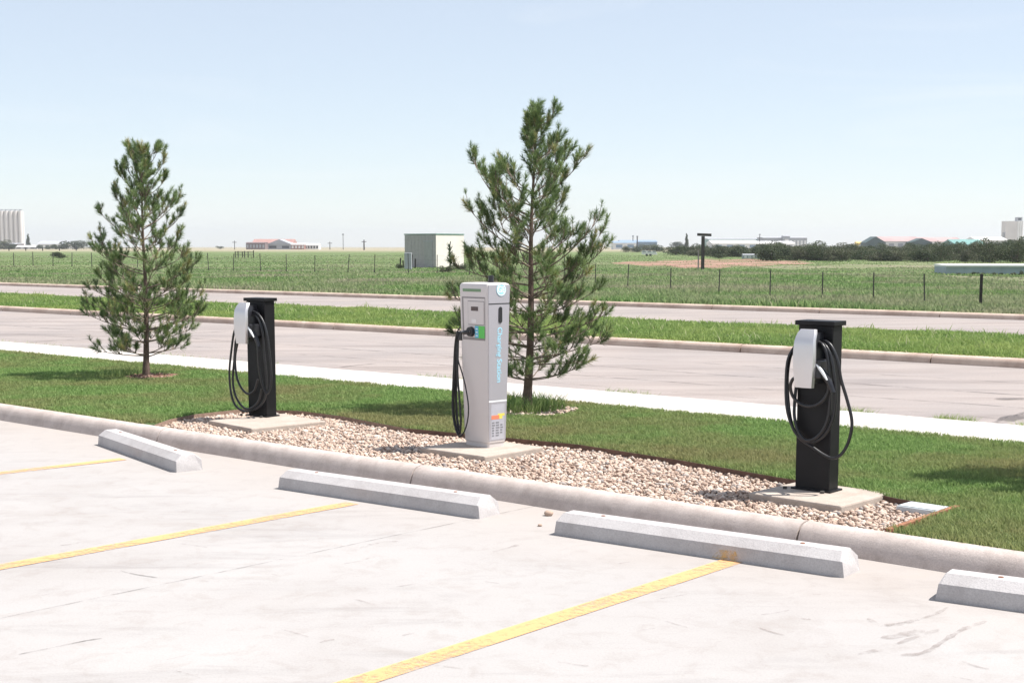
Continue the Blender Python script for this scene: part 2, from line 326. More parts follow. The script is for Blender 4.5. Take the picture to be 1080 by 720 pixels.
class MB:
    """collects shapes and links them as one mesh object"""
    def __init__(s): s.bm = bmesh.new()
    def box(s, x0, x1, y0, y1, z0, z1, bev=0.0, mtx=None):
        r = bmesh.ops.create_cube(s.bm, size=1)
        vs_ = r['verts']
        for v in vs_:
            v.co = Vector(((x0+x1)/2+v.co.x*(x1-x0), (y0+y1)/2+v.co.y*(y1-y0), (z0+z1)/2+v.co.z*(z1-z0)))
        if bev:
            es = list({e for v in vs_ for e in v.link_edges})
            q = bmesh.ops.bevel(s.bm, geom=es, offset=bev, segments=2, affect='EDGES', profile=0.5)
            vs_ = list({v for f in q['faces'] for v in f.verts} | {v for v in vs_ if v.is_valid})
        if mtx is not None:
            bmesh.ops.transform(s.bm, matrix=mtx, verts=[v for v in vs_ if v.is_valid])
        return s
    def loft(s, rings, cap=True):
        rows = [[s.bm.verts.new(p) for p in r] for r in rings]
        n = len(rows[0])
        for a, b in zip(rows, rows[1:]):
            for i in range(n):
                s.bm.faces.new((a[i], a[(i+1) % n], b[(i+1) % n], b[i]))
        if cap:
            s.bm.faces.new(list(reversed(rows[0]))); s.bm.faces.new(rows[-1])
        return s
    def poly(s, pts, z=None):
        s.bm.faces.new([s.bm.verts.new(p) for p in pts]); return s
    def cyl(s, p0, p1, r0, r1=None, n=12):
        r1 = r0 if r1 is None else r1
        p0 = Vector(p0); p1 = Vector(p1); d = (p1-p0).normalized()
        a = d.orthogonal().normalized(); b = d.cross(a)
        return s.loft([[p0+(a*math.cos(2*math.pi*i/n)+b*math.sin(2*math.pi*i/n))*r0 for i in range(n)],
                       [p1+(a*math.cos(2*math.pi*i/n)+b*math.sin(2*math.pi*i/n))*r1 for i in range(n)]])
    def tube(s, pts, r, n=8, smooth_n=6):
        pts = spline(pts, smooth_n) if smooth_n else [Vector(p) for p in pts]
        rings = []; up = None
        for i, p in enumerate(pts):
            d = (pts[min(i+1, len(pts)-1)]-pts[max(i-1, 0)]).normalized()
            if up is None: up = d.orthogonal().normalized()
            up = (up-d*up.dot(d)).normalized(); b = d.cross(up)
            rr = r(i/(len(pts)-1)) if callable(r) else r
            rings.append([p+(up*math.cos(2*math.pi*k/n)+b*math.sin(2*math.pi*k/n))*rr for k in range(n)])
        return s.loft(rings)
    def build(s, name, mat, parent=None, loc=None, smooth=False, rz=None):
        bmesh.ops.recalc_face_normals(s.bm, faces=s.bm.faces[:])
        me = bpy.data.meshes.new(name); s.bm.to_mesh(me); s.bm.free()
        if smooth:
            me.polygons.foreach_set('use_smooth', np.ones(len(me.polygons), dtype=bool))
            try: me.set_sharp_from_angle(angle=R(38))
            except Exception: pass
        me.update()
        o = link(name, me, mat, parent, loc)
        if rz is not None: o.rotation_euler = (0, 0, rz)
        return o
def spline(pts, n):
    P = [Vector(p) for p in pts]; out = []
    P2 = [P[0]*2-P[1]] + P + [P[-1]*2-P[-2]]
    for i in range(1, len(P2)-2):
        a, b, c, d = P2[i-1:i+3]
        for k in range(n):
            t = k/n
            out.append(0.5*((2*b)+(c-a)*t+(2*a-5*b+4*c-d)*t*t+(3*b-a-3*c+d)*t**3))
    out.append(P[-1]); return out
def inside(px, py, poly):
    r = np.zeros(len(px), dtype=bool); n = len(poly)
    for i in range(n):
        x0, y0 = poly[i][0], poly[i][1]; x1, y1 = poly[(i+1) % n][0], poly[(i+1) % n][1]
        c = ((y0 > py) != (y1 > py)) & (px < (x1-x0)*(py-y0)/((y1-y0) if y1 != y0 else 1e-9)+x0)
        r ^= c
    return r
def copy_tree(o, parent=None):
    c = o.copy(); COL.objects.link(c); c.parent = parent
    for ch in list(o.children): copy_tree(ch, c)
    return c
def text_mesh(body, size, bold=0.0):
    cu = bpy.data.curves.new('text', 'FONT'); cu.body = body; cu.size = size; cu.align_x = 'CENTER'; cu.align_y = 'CENTER'; cu.extrude = 0.0006; cu.offset = bold
    o = bpy.data.objects.new('text_tmp', cu); COL.objects.link(o)
    dg = bpy.context.evaluated_depsgraph_get(); me = bpy.data.meshes.new_from_object(o.evaluated_get(dg))
    bpy.data.objects.remove(o); bpy.data.curves.remove(cu)
    me.materials.clear()
    return me

# ------------------------------------------------------------------ the setting
S0, S1 = -400, 120
def sheet(name, fr, t0, t1, z, mat, s0=S0, s1=S1):
    mb = MB(); mb.poly([fr(s0, t0, z), fr(s1, t0, z), fr(s1, t1, z), fr(s0, t1, z)])
    return tag(mb.build(name, mat), kind='structure')
mb = MB(); mb.poly([(-4000, -300, -0.15), (4000, -300, -0.15), (4000, 5000, -0.15), (-4000, 5000, -0.15)])
tag(mb.build('ground', M['field']), kind='structure')
sheet('parking_lot', KT, -60, 0.06, 0.0, M['lot'], -80, 60)
T_LAWN, T_WALK, T_ROAD, T_MED0, T_MED1, T_R2 = 0.0, 4.05, 5.32, 12.45, 17.55, 25.25

def sweep(name, fr, prof, s0, s1, seg, gap, mat, step=None):
    """a kerb: the profile drawn out along the street, cut by joints"""
    mb = MB(); s = s0
    while s < s1:
        e = min(s+seg, s1)
        mb.loft([[fr(s+gap/2, t, z) for t, z in prof], [fr(e-gap/2, t, z) for t, z in prof]])
        s = e
    return tag(mb.build(name, mat, smooth=True), kind='structure')
kp = [(-0.01, -0.05), (0.0, 0.005), (0.018, 0.06), (0.032, 0.092), (0.052, 0.117), (0.078, 0.131), (0.11, 0.137), (0.15, 0.137), (0.165, 0.128), (0.168, -0.05)]
sweep('kerb', KT, kp, -60.3, 40, 3.1, 0.013, M['kerb'])
fp = [(0.0, -0.05), (0.01, 0.06), (0.03, 0.10), (0.06, 0.125), (0.15, 0.13), (0.165, 0.12), (0.168, -0.05)]
sweep('far_kerb', lambda s, t, z: ST(s, T_MED0+t, z), fp, -150, 60, 3.2, 0.02, M['kerb_far'])
sweep('farthest_kerb', lambda s, t, z: ST(s, T_R2+t, z), fp, -200, 80, 3.2, 0.02, M['kerb_far'])
sweep('median_back_kerb', lambda s, t, z: ST(s, T_MED1-t, z), fp, -200, 80, 3.2, 0.02, M['kerb_far'])
# lawn ground (with a hole for the gravel bed)
bed_px = [(163, 447.5), (178, 442), (205, 436.5), (255, 431), (318, 433), (360, 438.5), (430, 451.5), (520, 460), (610, 468.5), (720, 485.5), (820, 503), (900, 515), (944, 525), (1009, 536)]
bed = [g(x, y, 0.13) for x, y in bed_px]
corner = g(936, 561, 0.13)
def kfoot(p):   # the point of the kerb's back nearest to p
    s = (p-O).dot(K1); return KT(s, 0.166, 0.13)
bed_poly = [kfoot(bed[0])+(-K1*0.02)] + bed + [kfoot(corner)]
mb = MB()
# lawn as strips between kerb back and walk, skipping the bed
strip_pts = sorted([(p-O).dot(E1) for p in bed])
def st_of(p): d = p-O; return d.dot(E1), d.dot(E2)
bs = [st_of(p) for p in bed_poly]
kback = lambda s: 0.166+ (s*math.tan(AK-A0))
left = [ST(-120, kback(-120), .13)] ; 
outline = [ST(-120, kback(-120), .13), kfoot(bed[0])-K1*0.02] + bed + [kfoot(corner)+K1*.002, ST(60, kback(60), .13), ST(60, T_WALK, .13), ST(-120, T_WALK, .13)]
for p in outline: p.z = 0.128
from mathutils.geometry import tessellate_polygon
def tess(mb, pts):
    vv_ = [mb.bm.verts.new(p) for p in pts]
    for t in tessellate_polygon([[Vector((p[0], p[1], 0)) for p in pts]]): mb.bm.faces.new([vv_[i] for i in t])
tess(mb, outline)
tag(mb.build('lawn', M['lawn']), kind='structure')
mb = MB(); tess(mb, [Vector((p.x, p.y, 0.062)) for p in bed_poly])
tag(mb.build('gravel_bed', M['gravel_bed']), kind='structure')
mb = MB()      # the cut edge of the turf round the gravel
for a, b in zip(bed_poly[1:-1], bed_poly[2:]): mb.poly([(*a.xy, .04), (*b.xy, .04), (*b.xy, .128), (*a.xy, .128)])
tag(mb.build('lawn_edge', M['gravel_bed']), kind='structure')
mb = MB(); s = -120.0
while s < 60:
    mb.loft([[ST(s+.006, T_WALK, -.05), ST(s+.006, T_WALK, .126), ST(s+.006, T_ROAD, .116), ST(s+.006, T_ROAD+.01, -.05)],
             [ST(s+1.494, T_WALK, -.05), ST(s+1.494, T_WALK, .126), ST(s+1.494, T_ROAD, .116), ST(s+1.494, T_ROAD+.01, -.05)]]); s += 1.5
tag(mb.build('sidewalk', M['walk']), kind='structure')
sheet('road', ST, T_ROAD-.1, T_MED0+.05, 0.0, M['road'])
sheet('median', ST, T_MED0+.167, T_MED1-.167, 0.125, M['verge'], -200, 80)
sheet('far_road', ST, T_MED1-.05, T_R2+.05, 0.0, M['road'])
mb = MB(); mb.poly([ST(-1500, T_R2+.167, .12), ST(900, T_R2+.167, .12), Vector((4000, 300, .12)), Vector((4000, 3300, .12)), Vector((-4000, 3300, .12)), Vector((-4000, 1500, .12))])
tag(mb.build('field', M['field']), kind='structure')

# painted parking lines
def strip_on(name, a, b, wdt, z, mat, kind='structure', n=1, wob=0.0):
    a = Vector(a); b = Vector(b); d = (b-a).normalized(); nrm = Vector((-d.y, d.x, 0)); mb = MB(); pts = []
    for i in range(n+1):
        c = a.lerp(b, i/n)+nrm*random.uniform(-wob, wob); pts.append(c)
    for p, q in zip(pts, pts[1:]):
        mb.poly([(*(p-nrm*wdt/2).xy, z), (*(q-nrm*wdt/2).xy, z), (*(q+nrm*wdt/2).xy, z), (*(p+nrm*wdt/2).xy, z)])
    return tag(mb.build(name, mat), kind=kind)
for (x0, y0, x1, y1) in ((0, 598, 372, 530.5), (375, 720, 776, 590.5), (0, 499, 130, 484)):
    p = g(x0, y0); q = g(x1, y1); d = (q-p).normalized()
    strip_on('parking_line', p-d*4.0, q, 0.125, 0.004, M['paint'])
def path_strip(name, pts, wdt, z, mat):
    P = spline(pts, 5); mb = MB(); L = []
    for i, p in enumerate(P):
        d = (P[min(i+1, len(P)-1)]-P[max(i-1, 0)]).normalized(); n = Vector((-d.y, d.x, 0)); ww = wdt*random.uniform(.5, 1.2)*(0.35 if i in (0, len(P)-1) else 1)
        L.append((p+n*ww/2, p-n*ww/2))
    for (a, b), (c, d) in zip(L, L[1:]):
        mb.poly([(*a.xy, z), (*b.xy, z), (*d.xy, z), (*c.xy, z)])
    return tag(mb.build(name, mat), kind='structure')
# joints and cracks in the lot
pj = g(0, 652); qj = g(372, 574); strip_on('joint', pj-(qj-pj)*.6, qj+(qj-pj)*.9, 0.006, 0.003, M['crack'], n=10, wob=.002)
for pts in ([(20, 690), (60, 682), (88, 676), (108, 673)], [(127, 602), (145, 606), (166, 609)]):
    path_strip('crack', [g(*p) for p in pts], 0.010, 0.003, M['crack'])
for pts, wd in (([(905, 690), (935, 683), (965, 672), (990, 664)], .035), ([(930, 673), (950, 670), (975, 664)], .06), ([(950, 691), (975, 688), (995, 676), (1015, 664), (1040, 655)], .035),
                ([(930, 660), (960, 655), (985, 648), (1000, 640)], .03), ([(915, 652), (930, 660), (955, 657), (968, 653)], .03), ([(380, 578), (400, 572), (420, 571)], .05), ([(520, 582), (535, 578), (552, 573)], .03), ([(855, 627), (860, 627), (866, 627)], .02), ([(845, 652), (850, 653), (855, 653)], .02)):
    path_strip('stain', [g(*p) for p in pts], wd, 0.003, M['stain'])
for _ in range(26):
    x = random.uniform(20, 1060); y = random.uniform(560, 715); L_ = random.uniform(8, 34); a_ = random.choice((-.16, -.22, .14, .3))
    path_strip('stain', [g(x, y), g(x+L_*.5, y+L_*.5*a_+random.uniform(-1, 1)), g(x+L_, y+L_*a_)], random.uniform(.006, .022), 0.003, M['stain'])
# long tar seams in the street
for t, s0, s1, wd in ((7.6, -60, 30, .035), (8.9, -70, 30, .05), (10.3, -60, 20, .03), (6.6, -20, 20, .02)):
    P = [ST(s, t+random.uniform(-.05, .05)) for s in np.arange(s0, s1, 1.3)]
    path_strip('road_crack', P, wd, 0.004, M['tar'])
for s in (-33, -24.5, -17, -9.0, 0.4, 1.9):
    P = [ST(s+random.uniform(-.12, .12)+(t-6)*.03, t) for t in np.arange(5.4, 12.4, .7)]
    path_strip('road_crack', P, .06, 0.006, M['tar'])
path_strip('road_crack', [g(1035, 452), g(1058, 445), g(1080, 438), g(1110, 428)], .16, 0.008, M['tar'])
path_strip('road_crack', [g(1050, 421), g(1085, 421), g(1110, 423)], .22, 0.010, M['tar'])
# dirt patches in the field
DIRT = []
def patch(name, px, mat, z):
    DIRT.append([tuple(g(x, y, .12).xy) for x, y in px])
    mb = MB(); mb.poly([(*g(x, y, .12).xy, z) for x, y in px]); bmesh.ops.triangulate(mb.bm, faces=mb.bm.faces[:])
    return tag(mb.build(name, mat), kind='structure')
patch('dirt_patch', [(644, 277.4), (668, 275.6), (688, 275.9), (702, 274.4), (728, 274.8), (744, 273.2), (770, 273.9), (792, 273.1), (815, 275), (842, 275.3), (860, 277.3), (846, 279.3), (822, 279), (800, 281.4), (776, 281), (758, 283.6), (741, 282.4), (722, 283.2), (704, 280.6), (684, 281.4), (668, 279.2), (652, 279)], M['dirt'], .135)
patch('dirt_patch', [(800, 281.6), (842, 280), (862, 281), (896, 278.4), (930, 279.6), (968, 277.8), (992, 279.4), (1002, 281.4), (970, 282.6), (948, 281.6), (910, 283.6), (878, 282.8), (836, 284.6), (812, 283.6)], M['tan_dirt'], .14)
patch('dirt_patch', [(985, 291), (1080, 293), (1150, 295), (1150, 300), (1060, 297)], M['tan_dirt'], .145)

# ------------------------------------------------------------------ haze: pale air over the plain
hb = MB(); hb.box(-4100, 4100, -400, 5100, -1.15, 60)
hm = bpy.data.materials.new('haze_air'); hm.use_nodes = True; hn = hm.node_tree
hn.nodes.remove(hn.nodes['Principled BSDF']); pv = hn.nodes.new('ShaderNodeVolumePrincipled')
pv.inputs['Color'].default_value = (0.90, 0.94, 1.0, 1); pv.inputs['Density'].default_value = 0.00020; pv.inputs['Anisotropy'].default_value = 0.2
hn.links.new(pv.outputs[0], hn.nodes['Material Output'].inputs['Volume'])
tag(hb.build('haze', hm), kind='stuff')

# ------------------------------------------------------------------ stones
def ico(sub):
    bm = bmesh.new(); bmesh.ops.create_icosphere(bm, subdivisions=sub, radius=1)
    v = np.array([q.co[:] for q in bm.verts]); f = np.array([[q.index for q in t.verts] for t in bm.faces]); bm.free(); return v, f
def stones(name, P, rad, mat, sub=2, flat=(.45, .8)):
    n = len(P); v, f = ico(sub); nv = len(v)
    sc = np.stack([rad*rng.uniform(.8, 1.4, n), rad*rng.uniform(.6, 1.0, n), rad*rng.uniform(*flat, n)], 1)
    warp = 1+rng.uniform(-.16, .16, (n, nv, 1))
    V = v[None]*warp*sc[:, None, :]
    a = rng.uniform(0, 6.28, n); tl = rng.normal(0, .35, n)
    y = V[..., 1]*np.cos(tl)[:, None]-V[..., 2]*np.sin(tl)[:, None]; z = V[..., 1]*np.sin(tl)[:, None]+V[..., 2]*np.cos(tl)[:, None]
    x = V[..., 0]; V = np.stack([x*np.cos(a)[:, None]-y*np.sin(a)[:, None], x*np.sin(a)[:, None]+y*np.cos(a)[:, None], z], 2)+P[:, None, :]
    Fc = (f[None]+(np.arange(n)*nv)[:, None, None]).reshape(-1, 3)
    me = mesh_np(name, V.reshape(-1, 3), Fc, np.repeat(rng.random(n), len(f)), smooth=True)
    return tag(link(name, me, mat), kind='stuff')
bx = [p.x for p in bed_poly]; by = [p.y for p in bed_poly]
N = 105000
X = rng.uniform(min(bx), max(bx), N); Y = rng.uniform(min(by), max(by), N); k = inside(X, Y, bed_poly); X, Y = X[k], Y[k]
print('stones', len(X))
rad = rng.gamma(7, .00185, len(X)).clip(.007, .026)
stones('gravel', np.stack([X, Y, .066+rng.uniform(0, .030, len(X))], 1), rad, M['stone'], 1, (.5, .95))

# ------------------------------------------------------------------ grass
def blades(name, P, h, wd, lean, mat, rnd, segs=2):
    """every blade two joined faces bent over to one side"""
    n = len(P); a = rng.uniform(0, 2*np.pi, n); b = rng.uniform(0, 2*np.pi, n)
    sx, sy = np.cos(a)*wd/2, np.sin(a)*wd/2
    lx, ly = np.cos(b)*lean*h, np.sin(b)*lean*h
    x, y, z = P.T
    v0 = np.stack([x-sx, y-sy, z], 1); v1 = np.stack([x+sx, y+sy, z], 1)
    v2 = np.stack([x+sx*.8+lx*.35, y+sy*.8+ly*.35, z+h*.6], 1); v3 = np.stack([x-sx*.8+lx*.35, y-sy*.8+ly*.35, z+h*.6], 1)
    v4 = np.stack([x+lx, y+ly, z+h], 1)
    V = np.stack([v0, v1, v2, v3, v4], 1).reshape(-1, 3); i = np.arange(n)*5
    Fc = np.concatenate([np.stack([i, i+1, i+2], 1), np.stack([i, i+2, i+3], 1), np.stack([i+3, i+2, i+4], 1)])
    me = mesh_np(name, V, Fc, np.tile(rnd, 3))
    return tag(link(name, me, mat), kind='stuff')
trees_at = [g(155, 397, .13), g(556, 433, .13), g(1242, 507, .13)]
# lawn
N = 950000
s = rng.uniform(-19, 10.5, N); t = rng.uniform(0, T_WALK+.03, N)
keep = t > kback(s)-.01
X = O.x+E1.x*s+E2.x*t; Y = O.y+E1.y*s+E2.y*t
keep &= rng.random(N) < np.clip((11.0/np.maximum(Y, 5))**1.6, .12, 1)
keep &= (np.abs(X) < Y*.40+3.5) & (Y > 4)
keep &= ~inside(X, Y, bed_poly)
keep &= ~((t < kback(s)+.10) & (X > bed[0].x-.1) & (X < corner.x))
for c, r_ in zip(trees_at, (.30, .42, .35)): keep &= ~(((X-c.x-.05)**2+((Y-c.y)*.9)**2) < r_**2)
X, Y, s, t = X[keep], Y[keep], s[keep], t[keep]; n = len(X); print('lawn blades', n)
tuft = np.sin(X*9+np.sin(Y*7)*2)*np.sin(Y*8+np.cos(X*5)*2)*.5+.5
h = rng.uniform(.018, .040, n)*(0.75+.5*tuft)
h = np.where(t < kback(s)+.12, h*1.25, h)
blades('lawn_grass', np.stack([X, Y, np.full(n, .127)], 1), h, .0035+.00036*Y, rng.uniform(.2, 1.1, n), M['blade'], np.clip(rng.beta(2, 2.6, n)*.8+.2*tuft*rng.random(n), 0, 1))
# longer tufts: at the kerb right of the gravel bed, round the second tree, at the street edge
P = []
for _ in range(900):
    a = random.uniform(0, 6.28); q = trees_at[1]+Vector((math.cos(a)*random.uniform(.12, .38), math.sin(a)*random.uniform(.1, .4), 0)); P.append(q)
for _ in range(110):
    a = random.uniform(0, 6.28); q = trees_at[0]+Vector((-.32+random.gauss(0, .2), random.gauss(0, .1), 0)); P.append(q)
P = np.array([p[:] for p in P]); n = len(P)
blades('tall_grass', P, rng.uniform(.06, .20, n), .008, rng.uniform(.2, .9, n), M['blade'], rng.random(n)*.7)
P = []
for (s0, s1, k_) in ((-12, -9, 60), (-6.4, -5.6, 60), (-3.6, -2.9, 60), (-.9, -.4, 120), (.25, .6, 130), (1.0, 1.9, 160), (-20, -13, 100), (2, 4, 200)):
    for _ in range(k_*3): P.append(ST(random.uniform(s0, s1), T_ROAD+.03+abs(random.gauss(0, .04)), .0))
for _ in range(500): P.append(ST(random.uniform(-14, 4), T_WALK+random.uniform(-.02, .03), .12))
P = np.array([p[:] for p in P]); n = len(P)
blades('edge_grass', P, rng.uniform(.10, .17, n)*np.where(P[:, 2] > .05, .35, 1), .009, rng.uniform(.2, .9, n), M['weed'], rng.uniform(.3, 1, n))
# median
N = 1050000
s = rng.uniform(-80, 20, N); t = rng.uniform(T_MED0+.12, T_MED1-.05, N)
X = O.x+E1.x*s+E2.x*t; Y = O.y+E1.y*s+E2.y*t
keep = (rng.random(N) < np.clip((18.0/np.maximum(Y, 5))**1.2, .1, 1)) & (np.abs(X) < Y*.42+4) & (Y > 8)
X, Y, t = X[keep], Y[keep], t[keep]; n = len(X); print('median blades', n)
cl = (np.sin(X*1.7+np.sin(Y*1.3)*2)*np.sin(Y*1.9+np.cos(X*1.1)*2)*.5+.5)
h = rng.uniform(.025, .085, n)*(.55+.8*cl); tall = rng.random(n) < .03; h = np.where(tall, h*2.0, h); h = np.where(t < T_MED0+.35, h*.7, h)
blades('median_grass', np.stack([X, Y, np.full(n, .12)], 1), h, .007+.00045*Y, rng.uniform(.2, 1.1, n), M['weed'], np.clip(rng.beta(2, 2.6, n)*.8+.25*cl*rng.random(n)+.3*tall, 0, 1))
# field: fewer and coarser tufts with the distance
N = 330000
Y = 20/(rng.uniform(20/260, 1, N)); X = rng.uniform(-1, 1, N)*(Y*.43+2)
tt = (X-O.x)*E2.x+(Y-O.y)*E2.y
keep = tt > T_R2+.22
for dp_ in DIRT: keep &= ~(inside(X, Y, dp_) & (rng.random(N) < .85))
X, Y = X[keep], Y[keep]; n = len(X); print('field blades', n)
cl = (np.sin(X*.33+np.sin(Y*.21)*2)*np.sin(Y*.27+np.cos(X*.19)*2)*.5+.5)
h = rng.uniform(.06, .15, n)*(.6+.8*cl)*np.clip(1.6-Y/110, .55, 1.3)
blades('field_grass', np.stack([X, Y, np.full(n, .11)], 1), h, .010+.0009*Y, rng.uniform(.2, .9, n), M['fieldblade'], np.clip(rng.beta(2, 2.4, n)*.8+.25*cl*rng.random(n), 0, 1))
# mulch round the first tree, stones round the second
def ring(c, n, r, name, mat, rad, rx=1.0):
    a = rng.uniform(0, 6.28, n); q = r*np.sqrt(rng.random(n)); stones(name, np.stack([c.x+.05+np.cos(a)*q*rx, c.y+np.sin(a)*q, np.full(n, .133)+rng.uniform(0, .01, n)], 1), rng.uniform(*rad, n), mat, 1)
ring(trees_at[0], 700, .32, 'mulch', M['mulch'], (.01, .022)); ring(trees_at[1], 520, .43, 'tree_ring_stones', M['stone'], (.012, .026)); ring(trees_at[2], 500, .35, 'mulch', M['mulch'], (.01, .022))

# ------------------------------------------------------------------ wheel stops
def wheel_stop(px0, px1, label, L=1.82):
    a = g(*px0); b = g(*px1); d = (b-a).normalized(); rz = math.atan2(d.y, d.x)
    prof = [(0, 0), (0.004, 0.083), (0.058, 0.128), (0.156, 0.128), (0.211, 0.083), (0.215, 0)]
    def rg(x, ins, sc): return [(x+ins*(z/.128)**2, y*sc+(1-sc)*.107, z*(1 if z == 0 else sc)) for y, z in prof]
    mb = MB(); mb.loft([rg(0, .030, .97), rg(.012, .025, 1), rg(.6, 0, 1), rg(1.2, 0, 1), rg(L-.012, -.025, 1), rg(L, -.030, .97)])
    r = empty('wheel_stop', a, rz, label, 'wheel stop', 'concrete wheel stops in front of the kerb')
    body = mb.build('body', M['stop'], r, smooth=False)
    for x in (.28, L-.28):
        q = MB(); q.cyl((x, .107, .126), (x, .107, .131), .013, n=10); q.build('anchor_bolt', M['rust'], r)
    return r
st1 = wheel_stop((103, 468.5), (191, 500), 'wheel stop farthest left, turned askew to the kerb')
st2 = wheel_stop((293, 515), (501, 546.5), 'wheel stop lying in front of the silver charging cabinet')
st3 = wheel_stop((584, 563.5), (888, 609), 'long wheel stop with a yellow paint smear where the parking line meets it')
st4 = wheel_stop((986, 632.5), (1080, 645.5), 'wheel stop cut off by the right edge of the photo')
# yellow overspray on the third
mb = MB(); mb.poly([(1.05, -.0022, .004), (1.22, -.0022, .004), (1.20, .0018, .06), (1.10, .0018, .055)]); mb.build('paint_smear', mat_stain('paint_smear', (.75, .47, .14), .40, .62, 20, .55), st3)

v_, f_ = ico(2)
for (x, y, rd, lb) in ((579, 541, .026, 'small round stone lying on the concrete left of the long wheel stop'), (569.5, 553.5, .012, 'tiny pebble on the concrete below the small round stone')):
    q = g(x, y, rd*.6); tag(link('loose_stone', mesh_np('loose_stone', v_*(1+rng.uniform(-.12, .12, (len(v_), 1)))*np.array([rd*1.2, rd, rd*.75]), f_, np.full(len(f_), .15), smooth=True), M['stone'], None, q), lb, 'stone')

# ------------------------------------------------------------------ concrete pads, edging, cover
def pad(px, rz, label, wx=.67, wy=.66, top=.135):
    f = g(*px, top); u = Vector((math.cos(rz), math.sin(rz), 0)); v = Vector((-u.y, u.x, 0))
    c = f-u*wx/2+v*wy/2
    mb = MB(); mb.box(-wx/2, wx/2, -wy/2, wy/2, .02, top, .012)
    o = mb.build('concrete_pad', M['pad'], None, (c.x, c.y, 0), rz=rz)
    return tag(o, label, 'concrete pad', 'square concrete pads in the gravel bed')
pad((265, 451.5), R(-48), 'pale square concrete slab under the left black charging post', .74, .78)
pad((511, 481), R(-42), 'pale square concrete slab under the silver charging cabinet', .70, .68)
pad((887, 533.3), R(-43.5), 'pale square concrete slab under the right black charging post', .67, .63)
# steel edging
def edging(pts, name, z0=.05, z1=.142, th=.006):
    mb = MB()
    for a, b in zip(pts, pts[1:]):
        d = (b-a).normalized(); n = Vector((-d.y, d.x, 0))*th/2
        mb.loft([[Vector((*(a+n).xy, z0)), Vector((*(a-n).xy, z0)), Vector((*(a-n).xy, z1)), Vector((*(a+n).xy, z1))],
                 [Vector((*(b+n).xy, z0)), Vector((*(b-n).xy, z0)), Vector((*(b-n).xy, z1)), Vector((*(b+n).xy, z1))]])
    return mb
r = empty('landscape_edging', Vector((bed[-1].x, bed[-1].y, .13)), 0, 'rusty brown steel edging strip along the back and right end of the gravel bed', 'edging')
def child(o, r):
    o.parent = r; o.matrix_parent_inverse = Matrix.Translation(-r.location); return o
bpy.context.view_layer.update()
child(edging(bed[6:], 'back_strip', .05, .130, .005).build('back_strip', M['oldsteel']), r)
e2 = edging([bed[-1]+Vector((.003, 0, 0)), corner], 'end_strip', .05, .15, .03); child(e2.build('end_strip', M['rust']), r)
c = bed[-1].lerp(corner, .86); mb = MB(); mb.cyl((c.x+.02, c.y-.02, .03), (c.x+.02, c.y-.02, .155), .011); child(mb.build('stake', M['rust']), r)
# valve box lid
u = (g(1001, 531.5, .15)-g(968, 527, .15)); cc = g(974, 533, .13)
mb = MB(); mb.box(-.135, .135, -.09, .09, .04, .126, .006); mb.box(-.125, .125, -.08, .08, .1262, .131, .003)
lid = tag(mb.build('valve_box', M['cover'], None, (cc.x, cc.y, 0), rz=math.atan2(u.y, u.x)), 'flat pale grey utility box lid at the right corner of the gravel bed', 'utility box')

